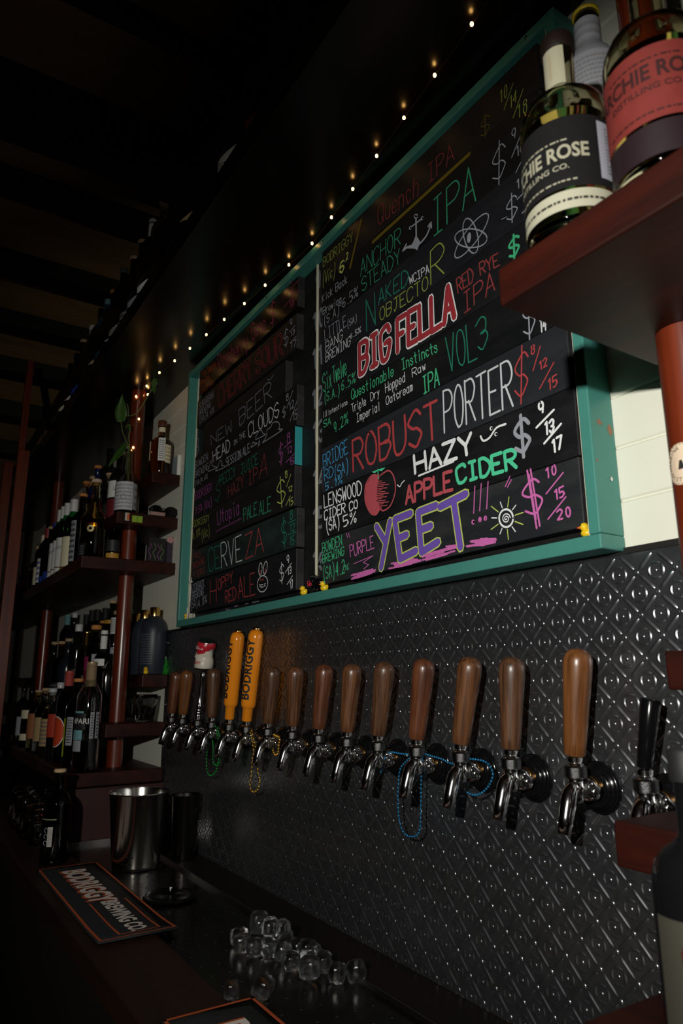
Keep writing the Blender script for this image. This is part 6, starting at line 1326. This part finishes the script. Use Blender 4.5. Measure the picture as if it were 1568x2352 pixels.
sm_.tube(spl([(0.004,0,0.06),(0.003,-0.002,0.18),(0.002,-0.004,0.275),(-0.006,-0.010,0.300),(-0.030,-0.022,0.345),(-0.044,-0.026,0.385),(-0.046,-0.028,0.40)], 5), 0.0018, 7)
sm_.tube(spl([(0.004,0.004,0.10),(0.004,0.002,0.25),(0.004,-0.002,0.290),(0.012,-0.008,0.320),(0.016,-0.006,0.352),(0.000,-0.004,0.372),(-0.020,-0.010,0.380)], 5), 0.0016, 7)
sm_.tube(spl([(-0.030,-0.016,0.405),(0.000,-0.020,0.406),(0.030,-0.012,0.400),(0.058,0.004,0.405),(0.074,0.020,0.435),(0.088,0.036,0.475),(0.100,0.046,0.500),(0.108,0.052,0.510)], 5), 0.0019, 7)
sm_.tube(spl([(0.016,-0.018,0.404),(0.018,-0.020,0.430),(0.006,-0.022,0.455),(-0.010,-0.024,0.462)], 5), 0.0015, 7)
sm_.build('stem', STEM, vn)
leaf((-0.004,-0.006,0.288), (-0.092,-0.060,0.215), 0.030, (0.7,-0.6,0.5))
leaf((-0.044,-0.028,0.392), (-0.020,-0.040,0.505), 0.026, (0.75,-0.66,0.0))
leaf((-0.006,-0.006,0.372), (-0.040,-0.010,0.365), 0.014, (0.2,-0.4,0.8))
leaf((0.106,0.050,0.508), (0.112,0.056,0.565), 0.012, (0.9,-0.4,0.1))
leaf((0.106,0.050,0.508), (0.122,0.050,0.475), 0.010, (0.9,-0.4,0.1))
leaf((0.014,-0.006,0.350), (0.028,-0.016,0.362), 0.008, (0.7,-0.7,0.1))

# ------------------------------------------------------------------ small things on the left shelf ends
def card(name, label, x, y0, y1, zc, zh, m, cat='sticker', extra=None):
    t = tag(MB().box(x, x+0.0008, y0, y1, zc-zh, zc+zh).build(name, m), label, cat); 
    if extra: MB().box(x+0.0009, x+0.0011, extra[0], extra[1], zc-zh*0.8, zc+zh*0.8).build('printed_half', extra[2], t)
xe = -2.6148
card('sticker', 'lime green square sticker on the vine bottle shelf end, left of the two', xe, -0.1795, -0.1605, 2.017, 0.0125, mat('lime_sticker', (0.26,0.42,0.03), 0.6))
card('sticker', 'lime green square sticker on the vine bottle shelf end, right of the two', xe, -0.1590, -0.1400, 2.017, 0.0125, mat('lime_sticker', (0.26,0.42,0.03), 0.6))
card('sticker', 'small orange and white sticker on the vine bottle shelf end', xe, -0.206, -0.190, 2.022, 0.0150, mat('white_sticker', (0.5,0.5,0.42), 0.6), extra=(-0.1985, -0.190, mat('orange_sticker', (0.60,0.12,0.03), 0.5)))
sg = thing('sunglasses', 'black folded sunglasses lying on the vine bottle shelf', 'sunglasses', (-2.634, -0.055, z2))
m_ = MB()
for cy_ in (-0.030, 0.030):
    m_.tube([(0.006, cy_+0.026*math.cos(2*math.pi*k/20), 0.022+0.020*math.sin(2*math.pi*k/20)) for k in range(21)], 0.0020, 6, cap=False)
    m_.add([(0.006, cy_+0.026*math.cos(2*math.pi*k/20), 0.022+0.020*math.sin(2*math.pi*k/20)) for k in range(20)], [tuple(range(20))])
m_.tube([(0.006,-0.005,0.030),(0.007,0.0,0.033),(0.006,0.005,0.030)], 0.0018, 6)
m_.tube([(0.006,-0.055,0.028),(-0.006,-0.056,0.028),(-0.010,-0.04,0.020),(-0.010,0.045,0.006)], 0.0020, 6); m_.tube([(0.006,0.0475,0.028),(-0.004,0.047,0.028),(-0.013,0.036,0.018),(-0.013,-0.03,0.004)], 0.0020, 6)
m_.build('frame_and_lenses', BLACKP, sg)
tg = thing('wire_tag', 'pinkish patterned tag with wire loop before the sunglasses', 'tag', (-2.619, -0.075, z2))
o_ = MB().box(-0.001, 0.0015, -0.036, 0.022, 0.0005, 0.014).build('tag_body', mat('floral_pink', (0.34,0.20,0.17), 0.7, noise=0.8, nscale=160), tg)
wl = MB(); wl.tube([(0.001,-0.030+0.0,0.010),(0.001,-0.030,0.034),(0.001,-0.014,0.047),(0.001,0.004,0.040),(0.001,0.010,0.012)], 0.0007, 5); wl.build('wire_loop', STEEL, tg)
sn = tag(MB().box(-2.672, -2.652, -0.100, -0.030, z3, z3+0.098).build('chalk_sign', slate('slate_small_sign', (0.010,0.010,0.012), (0.02,0.02,0.022), 9)), 'little black sign with chalk scribbles on the deep upper shelf', 'sign')
m_ = MB(); pp_ = lambda u, v, l: (-2.6516, u, v)
for k, (a, b_) in enumerate(((-0.094,0.02),(-0.075,0.03),(-0.058,0.03),(-0.045,0.025))):
    ribbon(m_, [(a+0.006*math.sin(j*1.3+k), z3+0.012+j*0.009) for j in range(8)], 0.0018, k % 2, pp_)
m_.build('chalk_scribble', [mat('chalk_paint_pinkish', (0.34,0.08,0.25), 0.7), mat('chalk_paint_greenish', (0.20,0.26,0.10), 0.7)], sn)
fb = tag(MB().box(-2.690, -2.655, -0.0255, -0.003, z3, z3+0.088).build('purple_box', mat('dark_violet_card', (0.03,0.022,0.04), 0.6)), 'small dark violet box beside the little chalk sign', 'box')
fw_ = thing('paper_flower', 'pale pink paper flower on the dark violet box', 'flower', (-2.652, -0.014, z3+0.090))
for k in range(5):
    a = k*2*math.pi/5; pt = MB(); pt.ball((0, 0.0075*math.cos(a), 0.006+0.0075*math.sin(a)), 0.0072, 8, 5, sc=(0.35,1,1)); pt.build('petal', mat('petal_pink', (0.50,0.26,0.26), 0.7), fw_)
go = thing('glass_tree', 'bumpy green glass tree ornament with white tip by the dark blue bottle', 'ornament', (-2.598, -0.052, z4)) 
go.location = (-2.6345, -0.0935, z4); go.location = (-2.640, -0.013, z4)
m_ = MB(); rr = random.Random(2)
for k in range(46):
    u = k/46; z_ = 0.004+0.052*u; R2 = 0.0185*(1-u*0.78); a = k*2.4
    m_.ball((R2*math.cos(a)*0.8, R2*math.sin(a)*0.8, z_), 0.0066-0.002*u, 8, 5)
m_.lathe([(0.018,0.0),(0.017,0.015),(0.011,0.038),(0.003,0.058)], 14)
m_.build('bumpy_body', mat('green_resin', (0.008,0.17,0.012), 0.15), go); MB().lathe([(0.0035,0.055),(0.0030,0.062),(0.0008,0.070)], 10).build('tip', WHITEP, go)
# tumblers upside down
def tumbler(label, x, y, z, r, h, grp, flare=0.8, upside=True, n=26):
    t = thing('tumbler', label, 'glass', (x, y, z), (0,0,0), grp)
    out = [(r, 0.0), (r*0.99, h*0.3), (r*(0.92*0.5+flare*0.5), h*0.8), (r*flare, h*0.96), (r*flare*0.92, h), (1e-5, h)] if upside else [(1e-5,0),(r*flare*0.9,0),(r*flare, h*0.04),(r*(0.5+flare*0.5), h*0.3),(r*0.98, h*0.8),(r, h)]
    inn = [(r*0.95, 0.0008), (r*0.93, h*0.3), (r*flare*0.9, h*0.82), (1e-5, h*0.86)] if upside else [(1e-5, h*0.1),(r*flare*0.85, h*0.12),(r*0.92, h*0.8),(r*0.955, h)]
    m_ = MB(); pr = (list(reversed(inn))+out) if upside else (out+list(reversed(inn)))
    N2 = n; vs = []; fs = []
    for j, (rr_, z_) in enumerate(pr):
        for k in range(N2):
            f_ = 1+0.018*math.cos(13*2*math.pi*k/N2) ; a = 2*math.pi*k/N2; vs.append((rr_*f_*math.cos(a), rr_*f_*math.sin(a), z_))
    for j in range(len(pr)-1):
        for k in range(N2): k2 = (k+1) % N2; fs.append((j*N2+k, j*N2+k2, (j+1)*N2+k2, (j+1)*N2+k))
    m_.add(vs, fs, 0, True); m_.build('glass_wall', G_CLEAR, t); return t
TG = 'tumblers on the left shelves and counter'
tumbler('clear faceted tumbler nearest the tap row on the lower middle shelf', -2.662, -0.072, z5, 0.044, 0.098, TG, 0.72, False)
tumbler('clear faceted tumbler behind the nearest one on the lower middle shelf', -2.660, -0.175, z5, 0.040, 0.094, TG, 0.72, False).location = (-2.860, -0.060, z5)
k = 0
for x_, y_, lb_ in ((-2.66,-0.395,'tumbler upside down on the counter nearest the corked empty bottle'),(-2.665,-0.300,'tumbler upside down on the counter under the lowest shelf corner'),(-2.765,-0.405,'tumbler upside down, second in the front counter row'),(-2.765,-0.300,'tumbler upside down, second in the back counter row'),(-2.87,-0.400,'tumbler upside down, third in the front counter row'),(-2.875,-0.295,'tumbler upside down, third in the back counter row'),(-2.985,-0.400,'tumbler upside down, fourth in the front counter row'),(-2.99,-0.300,'tumbler upside down, last in the back counter row'),(-3.10,-0.395,'tumbler upside down, last in the front counter row')):
    tumbler(lb_, x_, y_, 0.8995, 0.042, 0.125, TG, 0.80, True)
# ------------------------------------------------------------------ steel bucket, cup, lid, mats, ice
BUCKET = mat('polished_steel', (0.60,0.58,0.54), 0.17, 1.0)
bk = thing('ice_bucket', 'tapered open stainless steel bucket standing on the drip tray', 'bucket', (-2.209, -0.215, 0.8935))
MB().lathe([(0.0001,0.0),(0.063,0.0),(0.0665,0.003),(0.0680,0.010),(0.0865,0.204),(0.0885,0.2055),(0.0885,0.2075),(0.0855,0.2075),(0.0835,0.200),(0.066,0.012),(1e-5,0.006)], 56).build('body', BUCKET, bk, auto=50)
for a_, z_ in ((D(40),0.022),(D(62),0.022),(D(40),0.040),(D(52),0.040),(D(66),0.040)):
    rq = 0.0680+(z_-0.01)*0.0954; MB().ball((rq*math.sin(a_), -rq*math.cos(a_), z_), 0.0022, 8, 5).build('rivet', BLACKP, bk)
cu = thing('steel_cup', 'small dark steel cup behind the bucket', 'cup', (-2.050, -0.155, 0.8935))
cu.location = (-2.215, -0.068, 0.8963)
MB().lathe([(1e-5,0.0),(0.033,0.0),(0.035,0.004),(0.044,0.180),(0.0455,0.182),(0.0445,0.1835),(0.042,0.180),(0.034,0.01),(1e-5,0.008)], 32).build('body', mat('dark_steel', (0.10,0.095,0.09), 0.25, 1.0), cu, auto=50)
ld_ = thing('black_lid', 'round black lid with small steel knob lying on the drip tray', 'lid', (-1.858, -0.232, 0.8935))
MB().lathe([(1e-5,0.002),(0.060,0.002),(0.066,0.0035),(0.067,0.006),(0.064,0.0085),(0.050,0.0075),(0.040,0.006),(0.012,0.006),(0.010,0.008),(1e-5,0.008)], 40).build('disc', BLACKP, ld_, auto=60)
MB().lathe([(0.0045,0.0075),(0.0045,0.020),(0.0055,0.021),(0.0055,0.027),(0.003,0.028),(1e-5,0.028)], 14).build('knob', CHROME, ld_)
def barmat(label, x0, x1, y0, y1, dx=0.0):
    t = thing('bar_mat', label, 'bar mat', (x0, y0, 0.8995), (0,0,0), 'rubber bar mats')
    W_ = x1-x0; Hh = y1-y0; n = 24
    def sheet(u0, u1, v0, v1, dz, mi, mb, th=0.0):
        vs = []
        for i in range(n+1):
            u = u0+(u1-u0)*i/n
            for v in (v0, v1):
                curl = 0.006*max(0, (u/W_-0.80)/0.20)**2*(1 if v > Hh*0.3 else 0.8)
                vs.append((u, v, dz+curl+0.0006))
        mb.add(vs, [(2*i, 2*i+2, 2*i+3, 2*i+1) for i in range(n)], mi, True)
    m_ = MB(); sheet(0, W_, 0, Hh, 0.0036, 0, m_); o = m_.build('rubber_sheet', mat('mat_rubber', (0.012,0.012,0.014), 0.8), t); s_ = o.modifiers.new('thick', 'SOLIDIFY'); s_.thickness = 0.004; s_.offset = -1
    m_ = MB(); e = 0.006
    for a in ((0.002,W_-0.002,0.002,0.002+e),(0.002,W_-0.002,Hh-0.002-e,Hh-0.002),(0.002,0.002+e,0.002,Hh-0.002),(W_-0.002-e,W_-0.002,0.002,Hh-0.002)): sheet(*a, 0.0045, 0, m_)
    b0, b1, c0, c1 = W_*0.585, W_*0.965, Hh*0.28, Hh*0.82
    for a in ((b0,b1,c0,c0+e*0.8),(b0,b1,c1-e*0.8,c1),(b1-e*0.8,b1,c0,c1)): sheet(*a, 0.0045, 0, m_)
    m_.build('orange_border', mat('mat_orange', (0.42,0.075,0.018), 0.7), t)
    def words(tx, cx_, cy_, size, dz, m, bold, ex):
        vs, fs = fontmesh(tx, size, bold)
        out = []
        for x_, y_, _ in vs:
            u = cx_+x_*ex; curl = 0.006*max(0, (u/W_-0.80)/0.20)**2; out.append((u, cy_+y_, dz+curl))
        return MB().add(out, fs).build('mat_lettering', m, t)
    words('BODRIGGY', W_*0.335, Hh*0.47, 0.086, 0.0050, mat('mat_orange', (0,0,0)), 0.006, 0.79)
    words('BODRIGGY', W_*0.335, Hh*0.49, 0.084, 0.0056, mat('mat_white', (0.72,0.64,0.58), 0.6), 0.0030, 0.79)
    words('BREWING CO.', W_*0.775, Hh*0.55, 0.052, 0.0056, mat('mat_white', (0,0,0)), 0.0022, 0.77)
    return t
barmat('black rubber bar mat with orange border beside the corked empty bottle', -2.287, -1.597, -0.470, -0.305)
barmat('black rubber bar mat with orange border at the bottom edge of view', -1.212, -0.520, -0.470, -0.310)
ICE = mat('ice', (0.90,0.92,0.93), 0.12, trans=1.0, ior=1.31, bump=0.7, nscale=90)
ip = [(-1.526,-0.153,0),(-1.488,-0.140,0),(-1.466,-0.222,0),(-1.440,-0.196,0),(-1.418,-0.172,0),(-1.412,-0.146,0),(-1.432,-0.232,0),(-1.398,-0.222,0),(-1.380,-0.198,0),(-1.372,-0.170,0),(-1.342,-0.186,0),(-1.352,-0.152,0),(-1.329,-0.140,0),(-1.300,-0.190,0),(-1.292,-0.160,0),(-1.246,-0.182,0),(-1.262,-0.143,0),(-1.204,-0.150,0),(-1.188,-0.120,0),(-1.243,-0.336,0),(-1.218,-0.290,0),(-1.310,-0.135,0),(-1.452,-0.185,1),(-1.425,-0.200,1),(-1.400,-0.185,1),(-1.395,-0.160,1)]
IL = ['topmost','upper left','lower left','flat','rounded','cracked']
for k, (x_, y_, up_) in enumerate(ip):
    rr = random.Random(k+5); t_ = Matrix.Rotation(rr.uniform(0, 6), 4, 'Z') @ Matrix.Rotation(rr.uniform(-.3, .3), 4, 'X')
    m_ = MB(); vs = []; fs = []; n, m2 = 14, 9; S_ = rr.uniform(0.0135, 0.0170); S_ *= 1.12 if k in (15, 17) else 1
    for j in range(m2+1):
        th = math.pi*j/m2
        for i in range(n):
            a = 2*math.pi*i/n; c_ = Vector((math.sin(th)*math.cos(a), math.sin(th)*math.sin(a), math.cos(th))); p_ = 5.0
            d_ = (abs(c_.x)**p_+abs(c_.y)**p_+abs(c_.z)**p_)**(-1/p_); vs.append(c_*d_*S_*(1+0.05*math.sin(7*a+k)*math.sin(5*th+k)))
    for j in range(m2):
        for i in range(n): i2 = (i+1) % n; fs.append((j*n+i, (j+1)*n+i, (j+1)*n+i2, j*n+i2))
    m_.add(vs, fs, 0, True, t_)
    lo_z = min(v[2] for v in m_.v); m_.v = [(v[0], v[1], v[2]-lo_z) for v in m_.v]
    o = m_.build('ice_cube', ICE, None, (x_, y_, 0.8933+(0.0285 if up_ else 0)))
    lab = 'clear melting ice cube in the heap on the drip tray'
    if k == 18: lab = 'small ice cube lying alone at the right end of the heap'
    if k == 19: lab = 'ice cube lying alone against the corner of the front bar mat'
    if k == 20: lab = 'faint ice cube lying apart right of the one by the mat'
    tag(o, lab, 'ice cube', 'ice cubes on the drip tray')
